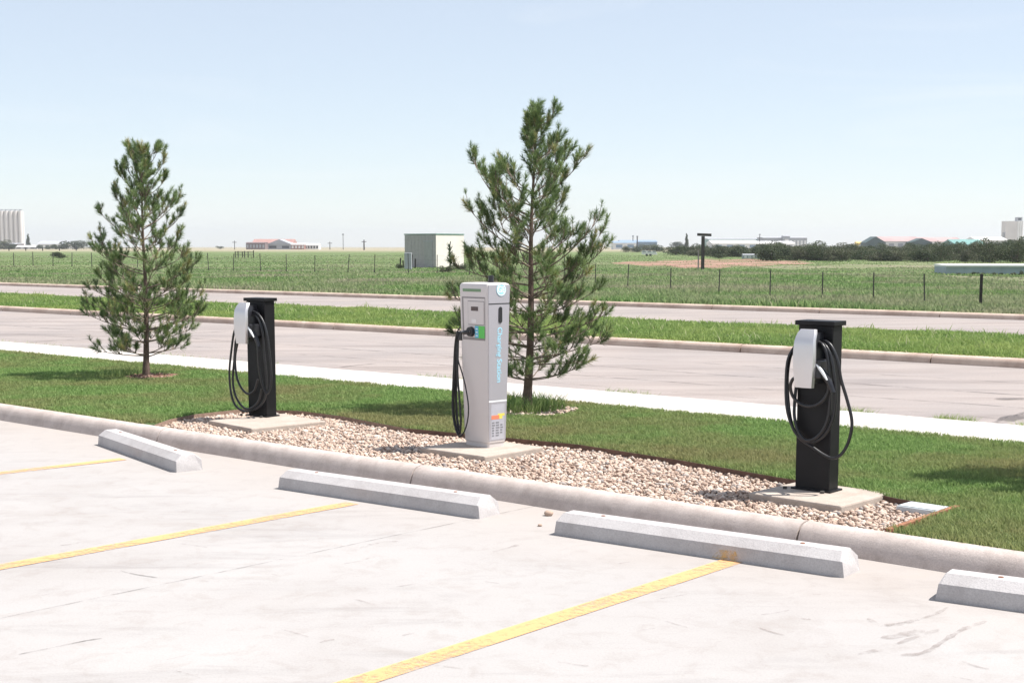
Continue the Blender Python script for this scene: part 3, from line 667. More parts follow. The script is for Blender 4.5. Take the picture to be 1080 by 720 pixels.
# ------------------------------------------------------------------ black charging posts
def on_front(base, rz, off):
    n = Vector((math.sin(rz), -math.cos(rz), 0)); p0 = base+n*off
    return p0, n
def charging_post(c_base, rz, cable_px, plug_px, unit_px, label):
    """local x along the front face, y to the back, z up from the slab"""
    base = c_base.copy()
    r = empty('charging_post', base, rz, label, 'charging station', 'black charging posts with hanging cables')
    W, D, H_ = .245, .125, 1.068
    mb = MB(); mb.box(-W/2, W/2, 0, D, 0, H_, .006); mb.build('post', M['black'], r)
    mb = MB(); mb.box(-W/2-.017, W/2+.017, -.020, D+.018, H_-.002, H_+.028, .004); mb.build('cap', M['black'], r)
    mb = MB(); mb.box(-W/2-.02, W/2+.02, -.02, D+.02, 0.0, .012, .002)
    mb.build('base_plate', M['black'], r)
    for bx_ in (-W/2-.045, W/2-.02):
        q = MB(); q.cyl((bx_, -.05, 0), (bx_, -.05, .016), .014, n=6); q.build('anchor_bolt', M['post'], r)
    def loc(px, off=0.03):
        p0, n = on_front(base, rz, off); w_ = hit(px[0], px[1], p0, n)-base
        return Vector((w_.x*math.cos(rz)+w_.y*math.sin(rz), -w_.x*math.sin(rz)+w_.y*math.cos(rz), w_.z))
    # wall unit: dark body and curved silver face plate
    x0, x1, z0, z1 = unit_px
    a = loc((x0, z1), .155); b = loc((x1, z1), .155); zt = loc(((x0+x1)/2, z0), .155).z; zb = a.z
    cx, hw = (a.x+b.x)/2, (b.x-a.x)/2
    def hwz(f): return hw*(0.76+.24*math.sin(math.pi*(.06+f*.86)))*(1 if f < .93 else 1-(f-.93)*2.2)
    rings, rings2 = [], []
    for i in range(17):
        f = i/16; z = zb+(zt-zb)*f; q = hwz(f); yb = -.150-.012*math.sin(math.pi*f)+(.040*max(0, f-.78)**1.6/.22**1.6)
        def ring_(q, y0, y1): return [(cx-q, y1, z), (cx-q, y0+.02, z), (cx-q*.9, y0+.005, z), (cx, y0-.004, z), (cx+q*.9, y0+.005, z), (cx+q, y0+.02, z), (cx+q, y1, z)]
        rings.append(ring_(q, yb, yb+.03))
        rings2.append(ring_(q*.86, yb+.012, -.001))
    m1 = MB(); m1.loft(rings); m1.build('face_plate', M['silver'], r, smooth=True)
    m2 = MB(); m2.loft([[(p[0], p[1]+.0, p[2]*1.0) for p in q] for q in rings2[1:-1]]); m2.build('charger_body', M['plastic'], r, smooth=True)
    # hook the cable hangs from
    m3 = MB(); m3.cyl((cx+.02, -.001, zt-.10), (cx+hw+.055, -.055, zt-.10), .022, .016, 12); m3.build('cable_hook', M['plastic'], r, smooth=True)
    # connector in its holster
    p, q = loc(plug_px[0], .10), loc(plug_px[1], .10); dn = (q-p)
    conn = MB(); conn.tube([p-dn*.35+Vector((-.01, .03, 0)), p, q, q+dn*.5+Vector((-.003, 0, -.03))], lambda f: .024-.008*abs(f-.5)*2, 10, 5); co = conn.build('connector', M['plastic'], r, smooth=True)
    hi = MB(); hi.tube([p+Vector((.002, -.024, .014)), p.lerp(q, .5)+Vector((.006, -.028, .014)), q+Vector((.006, -.026, .004))], lambda f: .0105*math.sin(math.pi*(.15+.7*f)), 8, 5); hi.build('painted_highlight', M['white_vinyl'], co, smooth=True)  # white strip painted as the highlight along the black connector
    hol = MB(); hol.box(cx+hw*.5, cx+hw+.035, -.13, -.001, zb+.06, zb+.18, .012); hol.build('holster', M['plastic'], r)
    mb = MB()
    for pts in cable_px:
        P = [loc((x, y), o) for x, y, o in pts]; mb.tube(P, .0105, 10, 6)
    mb.build('cable', M['cable'], r, smooth=True)
    return r
rzR = R(-41)
bR = (g(839, 514.8, .135)+g(873.5, 519.5, .135))/2
cabR = [
 [(862, 360, .01), (871, 360, .05), (878, 367, .06), (884, 383, .06), (887, 400, .05), (893, 420, .03), (898, 440, .02), (898, 453, .02), (894, 468, .02), (887, 479, .03), (878, 483, .04), (868, 479, .05), (855, 470, .06), (843, 461, .06), (835, 448, .05), (830, 430, .04), (829, 405, .03), (831, 380, .02), (838, 366, .0), (845, 363, .01)],
 [(862, 363, .02), (869, 363, .07), (876, 375, .08), (880, 398, .08), (881, 425, .07), (877, 446, .07), (868, 460, .07), (857, 466, .07), (845, 462, .06), (836, 450, .04), (831.5, 425, .03), (830.5, 395, .02), (835, 372, .0), (845, 366, .01)],
 [(840, 398, .08), (836, 400, .08), (833.5, 408, .07), (837, 419, .06), (847, 427, .07), (858, 428, .09), (867, 423, .10), (873, 414, .10), (874, 405, .10)],
 [(860, 361, .03), (866, 362, .08), (872, 373, .09), (875, 395, .09), (875, 430, .08), (870, 450, .08), (860, 462, .08), (850, 464, .07), (842, 455, .06), (838, 440, .05), (838, 425, .03), (840, 405, .01)]]
charging_post(bR, rzR, cabR, ((862, 385), (873.5, 401)), (834.5, 858, 347.5, 408), 'black charging post with silver face plate on the right, beside the utility lid')
rzL = R(-37)
bL = (g(262.3, 437.8, .135)+g(281.3, 440, .135))/2
cabL = [
 [(262, 329, .02), (269, 329, .06), (276, 336, .06), (281, 350, .06), (284, 370, .05), (286, 395, .04), (285, 409, .04), (281, 415, .06), (276.5, 405, .08), (273, 388, .10), (272, 370, .11), (270.5, 358, .11)],
 [(263, 331, .03), (270, 333, .07), (276, 346, .07), (278.5, 370, .06), (281, 400, .05), (280, 418, .05), (274, 428, .05), (265, 433, .05), (256, 433, .04), (248, 427, .03), (243.5, 413, .02), (242, 392, .02), (244, 370, .02), (247, 350, .02), (252, 340, .02)],
 [(252, 345, .04), (248.5, 360, .04), (247, 380, .03), (245.5, 400, .03), (248, 416, .04), (255, 428, .05), (263, 431, .07), (272, 424, .07), (276, 410, .07)],
 [(254, 352, .06), (250.5, 362, .05), (248, 378, .04), (249.5, 396, .05), (254, 408, .06), (261, 415, .07), (268, 412, .08), (272, 400, .08)]]
charging_post(bL, rzL, cabL, ((262, 343.5), (269.5, 356)), (246.5, 260, 319.5, 362), 'black charging post with silver face plate on the left, next to the smaller rounded pine')

# ------------------------------------------------------------------ silver charging cabinet
rzP = R(-47)
fc = g(515.0, 472.4, .135)
uu = Vector((math.cos(rzP), math.sin(rzP), 0)); vv = Vector((-uu.y, uu.x, 0))
WB, DB, WT, DT, HC = .285, .185, .335, .245, 1.285
base = fc-uu*(WB/2)+vv*(DB/2)
ped = empty('charging_cabinet', base, rzP, 'tall silver grey charging cabinet with round emblem, door panel and hanging cable', 'charging station')
def pw(z): return WB/2+(WT-WB)/2*(z/HC)**.9
def pd(z): return DB/2+(DT-DB)/2*(z/HC)**.9
def pring(z, ins=0.0, rr=.018):
    a, b = pw(z)-ins, pd(z)-ins; pts = []
    for cx, cy, a0 in ((a-rr, b-rr, 0), (-a+rr, b-rr, 90), (-a+rr, -b+rr, 180), (a-rr, -b+rr, 270)):
        for k_ in range(5): q = R(a0+k_*22.5); pts.append((cx+rr*math.cos(q), cy+rr*math.sin(q), z))
    return pts
mb = MB(); mb.loft([pring(0, .006), pring(.035, .006), pring(.04, 0)]+[pring(.04+i*(HC-.06-.04)/8) for i in range(1, 9)]+[pring(HC-.025, .0), pring(HC-.008, .006), pring(HC, .02, .03)])
mb.build('body', M['cabinet'], ped, smooth=True)
def ploc(px, side='front', off=0.0):
    if side == 'front':
        n = Vector((math.sin(rzP), -math.cos(rzP), 0)); p0 = base+n*(pd(.8)+off)
    else:
        n = uu; p0 = base+n*(pw(.8)+off)
    w_ = hit(px[0], px[1], p0, n)-base
    return Vector((w_.x*math.cos(rzP)+w_.y*math.sin(rzP), -w_.x*math.sin(rzP)+w_.y*math.cos(rzP), w_.z))
# things laid on the sloping front and side faces follow their lean
def front_box(name, xa, xb, z0, z1, mat, o0=-.004, o1=.002, parent=ped):
    mb = MB(); rings = []
    for z in (z0, z1):
        y = -pd(z); k_ = pw(z)/pw(.8)
        rings.append([(xa*k_, y-o0, z), (xb*k_, y-o0, z), (xb*k_, y-o1, z), (xa*k_, y-o1, z)])
    return mb.loft(rings).build(name, mat, parent)
def side_box(name, ya, yb, z0, z1, mat, o0=-.004, o1=.002, parent=ped):
    mb = MB(); rings = []
    for z in (z0, z1):
        x = pw(z); k_ = pd(z)/pd(.8)
        rings.append([(x+o0, ya*k_, z), (x+o1, ya*k_, z), (x+o1, yb*k_, z), (x+o0, yb*k_, z)])
    return mb.loft(rings).build(name, mat, parent)
z_at = lambda y, x=500: ploc((x, y)).z
zs = lambda y, x=527: ploc((x, y), 'side').z
fr_w = pw(.8)
front_box('green_strip', -fr_w*.72, fr_w*.55, z_at(307.5), z_at(304.5), M['green_strip'])
rec = front_box('recess', -fr_w*.80, fr_w*.84, z_at(358.5), z_at(313), M['bezel'], -.004, .0015)
pan = front_box('panel', -fr_w*.68, fr_w*.825, z_at(355.5), z_at(314.5), M['cabinet'], -.004, .003)
dr = front_box('reader_frame', -fr_w*.36, fr_w*.80, z_at(342.5), z_at(317.2), M['bezel'], -.004, .0045, pan)
dr2 = front_box('reader_door', -fr_w*.34, fr_w*.78, z_at(341.8), z_at(317.9), M['cabinet'], -.004, .006, pan)
front_box('display', -fr_w*.12, fr_w*.38, z_at(327.6), z_at(323.2), M['screen'], -.004, .0075, dr2)
front_box('keypad', -fr_w*.10, fr_w*.26, z_at(340.3), z_at(336.3), M['silver'], -.004, .0075, dr2)
gl = front_box('green_label', fr_w*.14, fr_w*.82, z_at(356.0), z_at(343.3), M['green_label'], -.004, .0076)
front_box('blue_band', fr_w*.14, fr_w*.40, z_at(355.8), z_at(343.5), M['cyan_label'], -.004, .0084, gl)
# white marks on the label
for k_, zz in enumerate((346, 349.5, 353)):
    front_box('label_print', fr_w*.20, fr_w*.34, z_at(zz+1), z_at(zz), M['white_vinyl'], -.004, .009, gl)
zc = (z_at(344.5)+z_at(355))/2
mb = MB(); mb.cyl((-fr_w*.14, -pd(zc)-.001, zc), (-fr_w*.14, -pd(zc)-.03, zc), .040, .036, 20)
sk = mb.build('socket', M['plastic'], ped, smooth=True)
mb = MB(); mb.tube([(-fr_w*.14, -pd(zc)-.028, zc), (-fr_w*.26, -pd(zc)-.048, zc-.004), (-fr_w*.44, -pd(zc)-.042, zc-.008)], .017, 10, 4); mb.build('plug_handle', M['plastic'], sk, smooth=True)
mb = MB(); mb.cyl((-fr_w*.14, -pd(zc)-.031, zc), (-fr_w*.14, -pd(zc)-.033, zc), .014, .014, 14); mb.build('plug_ring', M['bezel'], sk)
# side door, seams, oval handle
sd_w = pd(.8)
door = side_box('side_door', -sd_w*.90, sd_w*.93, zs(421.5), zs(321), M['cabinet_sky_side'], -.004, .0025)
side_box('head_panel', -sd_w*.90, sd_w*.93, zs(319.6), zs(300.5), M['cabinet_sky_side'], -.004, .0022)
side_box('lower_panel', -sd_w*.90, sd_w*.93, zs(464), zs(423.3), M['cabinet_sky_side'], -.004, .0022)
side_box('seam', -sd_w*.90, sd_w*.93, zs(321), zs(319.6), M['seam'], -.004, .001)
side_box('seam', -sd_w*.90, sd_w*.93, zs(423.3), zs(421.5), M['white_vinyl'], -.004, .0014)
zh0, zh1 = zs(338), zs(326); xh = pw((zh0+zh1)/2); yh = ploc((527, 331), 'side').y
mb = MB(); pr = [(yh+.019*math.cos(a), (zh1 if math.sin(a) > 0 else zh0)+.019*math.sin(a)) for a in [R(k_*18) for k_ in range(20)]]
mb.loft([[(xh-.003, y, z) for y, z in pr], [(xh+.006, y, z) for y, z in pr]]); mb.build('door_handle', M['plastic'], door)
# round emblem
ze = zs(305.5, 528); ye = ploc((527.6, 305.5), 'side').y; xe = pw(ze)+.0035
lean = math.atan((WT-WB)/2/HC)
def face_side(me, name, mat, y, z, off, parent, spin=0):
    o = link(name, me, mat, parent); o.location = (pw(z)+off, y, z)
    # text x -> +y, text y -> +z, normal -> +x
    o.rotation_euler = (Matrix.Rotation(lean, 4, 'Y') @ Matrix(((0, 0, 1, 0), (1, 0, 0, 0), (0, 1, 0, 0), (0, 0, 0, 1))) @ Matrix.Rotation(spin, 4, 'Z')).to_euler()
    return o
def disc(rad, th, hole=0.0, n=32):
    mb = MB()
    if not hole:
        mb.loft([[(rad*math.cos(a), rad*math.sin(a), z) for a in [R(i*360/n) for i in range(n)]] for z in (0, th)])
    else:
        for i in range(n):
            a, b = R(i*360/n), R((i+1)*360/n)
            c_ = [(rad*math.cos(a), rad*math.sin(a)), (rad*math.cos(b), rad*math.sin(b)), (hole*math.cos(b), hole*math.sin(b)), (hole*math.cos(a), hole*math.sin(a))]
            mb.loft([[(x, y, 0) for x, y in c_], [(x, y, th) for x, y in c_]])
    me = bpy.data.meshes.new('disc'); bmesh.ops.recalc_face_normals(mb.bm, faces=mb.bm.faces[:]); mb.bm.to_mesh(me); mb.bm.free(); return me
em = face_side(disc(.050, .002), 'emblem', M['cyan_text'], ye, ze, .003, ped)
f2 = face_side(disc(.046, .001, .040), 'emblem_ring', M['white_vinyl'], ye, ze, .0052, ped)
f3 = face_side(text_mesh('GE', .062, .001), 'emblem_letters', M['white_vinyl'], ye, ze, .0056, ped)
zt_ = (zs(345)+zs(402))/2; yt = ploc((526.5, 373), 'side').y
for word, ya_, yb_ in (('Charging', 345, 376), ('Station', 378.6, 403)):
    tx = text_mesh(word, .066, .0008); xs = [v.co.x for v in tx.vertices]; sc = (zs(ya_)-zs(yb_))/(max(xs)-min(xs))
    to = face_side(tx, 'lettering', M['cyan_text'], yt, (zs(ya_)+zs(yb_))/2, .0032, ped, spin=-math.pi/2); to.scale = (sc, 1.05, 1)
# warning sticker
stk = side_box('warning_sticker', -sd_w*.70, sd_w*.72, zs(463), zs(426), M['sticker_light'], -.004, .003)
side_box('orange_band', -sd_w*.66, sd_w*.16, zs(441.5), zs(437.5), M['orange'], -.004, .004, stk)
side_box('yellow_band', sd_w*.0, sd_w*.72, zs(438.5), zs(436), M['yellow'], -.004, .0036, stk)
side_box('yellow_band', sd_w*.17, sd_w*.5, zs(441.5), zs(438.6), M['yellow'], -.004, .0036, stk)
for i, yy in enumerate((444.5, 447.2, 449.9, 452.6, 455.3, 458)):
    for (a_, b_) in ((-.60, -.28), (-.20, .22), (.30, .62)):
        if random.random() < .85: side_box('sticker_print', sd_w*a_, sd_w*(b_-random.uniform(0, .12)), zs(yy+1.5), zs(yy), M['sticker'], -.004, .0038, stk)
# antenna
mb = MB(); mb.cyl((.02, .05, HC-.005), (.02, .05, HC+.055), .024, .021, 12); mb.build('antenna', M['plastic'], ped, smooth=True)
# cable
mb = MB()
for pts, rr in (([(485, 345, .0), (481.5, 352, .01), (479.5, 366, .0), (478.5, 385, .0), (477.5, 405, .0), (477, 430, .0), (479.5, 449, .0), (484, 459.5, .01), (489, 456, .015), (493, 444, .015), (494, 428, .015), (491, 408, .015), (487, 392, .015), (483, 378, .01), (482.5, 360, .0)], .0055),
                ([(482, 350, -.02), (481, 370, -.02), (480, 392, -.02), (478.5, 415, -.02), (479, 440, -.02), (484, 457, -.01), (486, 445, -.01), (484.5, 420, -.01), (482.5, 392, -.01), (482.5, 362, -.01)], .009),
                ([(483, 352, -.04), (482.5, 380, -.04), (481, 410, -.04), (482, 440, -.04), (485.5, 458, -.03)], .010)):
    mb.tube([ploc((x, y), 'front', o_+.012) for x, y, o_ in pts], rr, 10, 6)
mb.build('cable', M['cable'], ped, smooth=True)
mb = MB(); q = ploc((482.5, 352), 'front', 0); mb.box(q.x-.012, -pw(.8)+.02, q.y-.01, q.y+.07, q.z-.05, q.z+.02, .008); mb.build('cable_holder', M['plastic'], ped)

# ------------------------------------------------------------------ pines
def tubes_np(paths, n=6):
    V, Fc, off = [], [], 0
    for pts, rad in paths:
        up = None; L = len(pts)
        for i, p in enumerate(pts):
            d = (pts[min(i+1, L-1)]-pts[max(i-1, 0)]).normalized()
            if up is None: up = d.orthogonal().normalized()
            up = (up-d*up.dot(d)).normalized(); b = d.cross(up)
            for k_ in range(n):
                a = 2*math.pi*k_/n; V.append(p+(up*math.cos(a)+b*math.sin(a))*rad[i])
        for i in range(L-1):
            for k_ in range(n):
                Fc.append((off+i*n+k_, off+i*n+(k_+1) % n, off+(i+1)*n+(k_+1) % n, off+(i+1)*n+k_))
        off += L*n
    return np.array([v[:] for v in V]), np.array(Fc)
def needles(tufts, dens, nl, wd):
    """tufts: (p, q, size) axis segments clothed in needles, a bottle brush with a rounded end"""
    P, D, Lg, Rn = [], [], [], []
    for p, q, sp in tufts:
        ax = q-p; ln = ax.length; ax = ax.normalized(); o = ax.orthogonal().normalized(); b = ax.cross(o)
        n = max(24, int(dens*(ln+.03)*sp)); tone = random.gauss(.42, .19); brown = random.random() < .09
        for _ in range(n):
            f = random.random()**.75; a = random.uniform(0, 6.283); el = random.uniform(.5, 1.25)*(1.1-.65*f**3)
            d = ax*math.cos(el)+(o*math.cos(a)+b*math.sin(a))*math.sin(el)+Vector((0, 0, .15))
            P.append(p+ax*(ln*f)); D.append(d.normalized()); Lg.append(nl*sp**.5*random.uniform(.6, 1.15)); Rn.append(.97 if brown and random.random() < .7 else min(.93, max(0, tone+random.gauss(0, .15))))
    P = np.array([v[:] for v in P]); D = np.array([v[:] for v in D]); Lg = np.array(Lg)[:, None]; n = len(P)
    r_ = rng.normal(size=(n, 3)); sd_ = np.cross(D, r_); sd_ /= np.linalg.norm(sd_, axis=1)[:, None]
    V = np.stack([P-sd_*wd/2, P+sd_*wd/2, P+D*Lg+sd_*wd*.15, P+D*Lg-sd_*wd*.15], 1).reshape(-1, 3)
    i = np.arange(n)*4; Fc = np.stack([i, i+1, i+2, i+3], 1)
    return V, Fc, np.array(Rn)
def lerp_tab(tab, z):
    for (z0, a0, b0), (z1, a1, b1) in zip(tab, tab[1:]):
        if z0 <= z <= z1: f = (z-z0)/(z1-z0); return a0+(a1-a0)*f, b0+(b1-b0)*f
    return (tab[0][1], tab[0][2]) if z < tab[0][0] else (tab[-1][1], tab[-1][2])
def pine(loc, H_, env, seed, label, tr=.05, whorl=.15, per=5, bare=.2, lean=(0, 0), top_twin=False, extra=(), dens=1.0):
    random.seed(seed)
    r = empty('pine_tree', loc, 0, label, 'pine tree', 'young pines planted along the lawn')
    axis = lambda z: Vector((lean[0]*z/H_+.012*math.sin(z*3+seed), lean[1]*z/H_+.012*math.cos(z*2.3), z))
    zz = [H_*i/14 for i in range(15)]
    tp = [axis(z) for z in zz]; trd = [tr*(1-.93*(z/H_)**.75)*(1.25 if i == 0 else 1) for i, z in enumerate(zz)]
    V, Fc = tubes_np([(tp, trd)], 10); link('trunk', mesh_np('trunk', V, Fc, smooth=True), M['bark'], r)
    paths, tufts = [], []
    def branch(z0, phi, rad_, zend):
        c = math.cos(phi); s_ = math.sin(phi); a = axis(z0); out = Vector((c, s_, 0)); b = axis(zend); b = Vector((b.x, b.y, 0))+out*rad_+Vector((0, 0, zend))
        side = Vector((-s_, c, 0))*random.gauss(0, .12)*rad_
        m1 = a.lerp(b, .4)+Vector((0, 0, -.16*(zend-z0)))+side*.6; m2 = a.lerp(b, .75)+Vector((0, 0, -.14*(zend-z0)))+side
        pts = spline([a, m1, m2, b], 4); L = len(pts); r0 = .0045+.0065*min(1, rad_)
        paths.append((pts, [r0*(1-.75*i/(L-1)) for i in range(L)]))
        dirn = ((pts[-1]-pts[-3]).normalized()+Vector((0, 0, .35))).normalized()
        tufts.append((pts[-1]-dirn*.07, pts[-1]+dirn*.05, 1.35))
        nt_ = int(4+rad_*13)
        for k_ in range(nt_):
            f = random.uniform(.38, .97); i = min(L-2, int(f*(L-1))); p = pts[i].lerp(pts[i+1], f*(L-1)-i)
            dr_ = (pts[i+1]-pts[i]).normalized(); sg = random.choice((-1, 1))
            d2 = (dr_*.6+Vector((-s_, c, 0))*sg*random.uniform(.2, .9)+Vector((0, 0, random.uniform(.0, .8)))).normalized()
            ln = random.uniform(.05, .17)*(.6+.5*min(1, rad_))
            e = p+d2*ln+Vector((0, 0, ln*.3)); paths.append(([p, p.lerp(e, .5)+Vector((0, 0, -.01)), e], [.004, .003, .002]))
            d3 = ((e-p).normalized()+Vector((0, 0, .5))).normalized(); tufts.append((e-d3*random.uniform(.02, .06), e+d3*random.uniform(.01, .05), random.uniform(.55, 1.15)))
            if random.random() < .3:
                d4 = (d3+Vector((random.gauss(0, .6), random.gauss(0, .6), random.uniform(0, .6)))).normalized(); q = p.lerp(e, .5)
                paths.append(([q, q+d4*.08], [.003, .0015])); tufts.append((q+d4*.03, q+d4*.09, .75))
    z = bare; ph = random.random()*6
    while z < H_-.12:
        n = per+random.choice((-1, 0, 0, 1))+(2 if z < H_*.42 else 0)
        if z > H_*.75: n = max(3, n-1)
        for i in range(n):
            phi = ph+i*2*math.pi/n+random.gauss(0, .25); c = math.cos(phi)
            rise = .16+.72*(z/H_)
            zr = z
            for _ in range(3):
                l, rr = lerp_tab(env, zr); m = (l+rr)/2*.95
                e = (rr if c > 0 else l)*abs(c)+m*(1-abs(c))
                rad_ = e*random.choice((random.uniform(.9, 1.05), random.uniform(.55, .95)))
                zr = min(H_-.05, z+rad_*rise)
            l, rr = lerp_tab(env, zr+.05); rad_ = min(rad_, 1.04*((rr if c > 0 else l)*abs(c)+(l+rr)/2*(1-abs(c))))
            rad_ = max(.05, rad_-.06)
            branch(z+random.uniform(-.03, .03), phi, rad_, max(z, zr+random.gauss(0, .03)))
        ph += 1.1; z += whorl*random.uniform(.8, 1.15)
    for (z0, phi, rad_, zend) in extra: branch(z0, R(phi), rad_, zend)
    t_ = axis(H_); tufts.append((t_-Vector((0, 0, .20)), t_+Vector((0, 0, -.03)), 1.5))
    for k_ in range(30): z_ = H_-.04-.024*k_; a_ = k_*2.4; q = axis(z_); e = Vector((math.cos(a_), math.sin(a_), 1.25)).normalized(); l_ = .07+.10*min(1, k_/14); paths.append(([q-Vector((0, 0, .05)), q+e*l_*.9], [.004, .002])); tufts.append((q+e*l_*.2, q+e*l_, 1.1))
    if top_twin:
        for sx in (-.10, .06):
            p = axis(H_-.5); e = axis(H_)+Vector((sx, .02, -.02)); paths.append(([p, p.lerp(e, .5)+Vector((sx*.4, 0, 0)), e], [.010, .007, .004]))
            for q in (0, .09, .18): tufts.append((e-Vector((sx*.2, 0, .14+q)), e-Vector((0, 0, q)), 1.5))
    V, Fc = tubes_np(paths, 5); link('branches', mesh_np('branches', V, Fc, smooth=True), M['twig'], r)
    V, Fc, Rn = needles(tufts, 640*dens, .056, .0044); link('crown', mesh_np('crown', V, Fc, Rn), M['needle'], r)
    print('pine', len(tufts), len(Rn))
    return r
# extents left / right of the trunk by height, metres
def envtab(bx_, by_, sc, rows):
    return sorted([((by_-y)/sc, (bx_-l)/sc, (r_-bx_)/sc) for y, l, r_ in rows])
sc1 = F/trees_at[0].y; sc2 = F/trees_at[1].y
env1 = envtab(155, 397, sc1, [(146, 147, 163), (160, 133, 180), (185, 126, 188), (205, 124, 196), (222, 105, 204), (235, 97, 208), (262, 96, 208), (270, 92, 220), (300, 88, 219), (330, 85, 221), (352, 86, 222), (368, 98, 214), (380, 118, 200)])
env2 = envtab(560, 433, sc2, [(97, 553, 577), (115, 546, 588), (140, 543, 596), (158, 536, 602), (170, 496, 612), (183, 488, 616), (200, 496, 617), (212, 505, 612), (225, 486, 622), (243, 484, 632), (265, 500, 636), (285, 472, 634), (310, 473, 618), (340, 473, 634), (368, 472, 636), (395, 492, 622), (412, 512, 606)])
pine(trees_at[0], (397-157)/sc1, env1, 5, 'smaller pine with a rounded double top at the left, sky showing through its crown', .042, .14, 5, .26, (.02, 0), True)
pine(trees_at[1], (433-113)/sc2, env2, 12, 'taller pointed pine standing right behind the silver charging cabinet', .05, .155, 5, .30, (.08, 0), False,
     extra=[(1.75, 182, .60, 2.4), (1.85, 170, .52, 2.3), (1.5, 176, .62, 1.95), (1.2, 178, .74, 1.40), (.95, 183, .78, 1.10), (.75, 176, .76, .75), (1.1, 5, .70, 1.75), (1.15, -4, .74, 1.6), (1.3, 350, .66, 1.85), (2.0, 8, .50, 2.45), (.9, 2, .68, 1.2), (.7, -6, .74, .95), (.5, 4, .72, .68), (.45, -20, .6, .5), (.5, 200, .6, .5)])
env3 = [(z, l*.95, r_*.95) for z, l, r_ in env1]
pine(trees_at[2], 2.85, env3, 33, 'pine just beyond the right edge of the photo, its shadow lying on the lawn', .045, .16, 5, .3)
random.seed(99)

# ------------------------------------------------------------------ wire fence
fence_px = [(-60, 281.5), (14.6, 280.5), (35, 280.5), (56, 280.8), (76, 281), (97, 281.5), (120, 282), (145, 282.5), (170, 283), (195, 284), (220, 285), (246, 285.5), (275, 286), (302, 286.3), (332, 287), (367, 287.5), (395, 287.5), (431, 288), (461, 288.3), (495, 290.5), (528, 293), (560, 296), (595, 298.5), (628, 301), (662, 303.5), (707, 307.5), (758, 311), (812, 314.5), (867, 317), (921, 319), (975, 321), (1034, 323), (1100, 326.5)]
fr_ = empty('wire_fence', g(*fence_px[0], .12), 0, 'long barbed wire fence on thin dark steel posts crossing the field', 'fence')
tops = []
for i, (x, y) in enumerate(fence_px):
    p = g(x, y, .12); hgt = random.uniform(.82, .92) if x > 600 else random.uniform(1.05, 1.18)
    mb = MB()
    thick = x == 1034
    wd = .065 if thick else .024+.0002*p.y
    mb.box(-wd/2, wd/2, -wd/2, wd/2, 0, hgt, .003, Matrix.Translation(p-fr_.location) @ Matrix.Rotation(0.0 if thick else random.gauss(0, .03), 4, 'Y'))
    if not thick: mb.box(-wd*.8, wd*.8, -.004, .004, .02, .14, 0, Matrix.Translation(p-fr_.location))
    o = mb.build('wood_post' if thick else 'post', M['wood'] if thick else M['post'], fr_)
    tops.append((p-fr_.location, hgt))
for f in (.45, .72, .95):
    mb = MB()
    for (a, ha), (b, hb) in zip(tops, tops[1:]):
        pa = a+Vector((0, 0, ha*f)); pb = b+Vector((0, 0, hb*f)); mb.tube([pa, pa.lerp(pb, .5)-Vector((0, 0, .03)), pb], .003, 4, 0)
    mb.build('wire', M['wire'], fr_)

# ------------------------------------------------------------------ T-shaped post
p = g(741, 284.5, .12)
t = empty('wooden_post', p, R(8), 'dark wooden post with a short crossbar, standing by the red dirt patch', 'post')
mb = MB(); mb.box(-.10, .10, -.09, .09, 0, 2.28, .01); mb.build('pole', M['wood'], t)
mb = MB(); mb.box(-.48, .48, -.10, .10, 2.29, 2.47, .01, Matrix.Rotation(R(2), 4, 'Y')); mb.build('crossbar', M['wood'], t)
mb = MB(); mb.box(-.35, -.27, -.04, .04, 0, 1.35, .01); mb.build('stub_post', simple('pale_post', (.3, .24, .24), .9), t)

# ------------------------------------------------------------------ shed
p = g(460, 282.3, .12); s_ = F/p.y
hS = (282.3-246.8)/s_
sh = empty('shed', p, 0, 'small flat-roofed metal shed with a shaded side door wall and a pale front', 'shed')
aL, aR = R(180-38), R(52)       # directions of the two walls seen
def wall_corner(px): # intersection of the wall direction with the pixel column
    return None
def span(px_, ang):
    dx = (px_-540)/F; # solve (p.x+L cos)/(p.y+L sin)=tan
    k_ = dx/(math.cos(TH)+((PY-282)/F)*math.sin(TH)) if False else (px_-540)/F
    kk = (px_-540)/(F*1.0)
    # depth along the view is close to y here
    return (kk*p.y-p.x)/(math.cos(ang)-kk*math.sin(ang))
LL = span(427.5, aL); LR = span(489.5, aR)
vL = Vector((math.cos(aL), math.sin(aL), 0)); vR = Vector((math.cos(aR), math.sin(aR), 0))
q0, q1, q2, q3 = Vector((0, 0, 0)), vR*LR, vR*LR+vL*LL, vL*LL
mb = MB(); mb.loft([[Vector((q.x, q.y, 0)) for q in (q0, q1, q2, q3)], [Vector((q.x, q.y, hS-.08)) for q in (q0, q1, q2, q3)]]); mb.build('walls', M['shed_wall'], sh)
ce = (q0+q2)/2
def ex(q, e, z): d = (q-ce); d = d+d.normalized()*e; return Vector((d.x+ce.x, d.y+ce.y, z))
mb = MB(); mb.loft([[ex(q, .05, hS-.07) for q in (q0, q1, q2, q3)], [ex(q, .05, hS) for q in (q0, q1, q2, q3)]]); mb.build('roof', M['shed_trim'], sh)
nL = Vector((-vL.y, vL.x, 0));  nL = nL if nL.dot(-p) > 0 else -nL
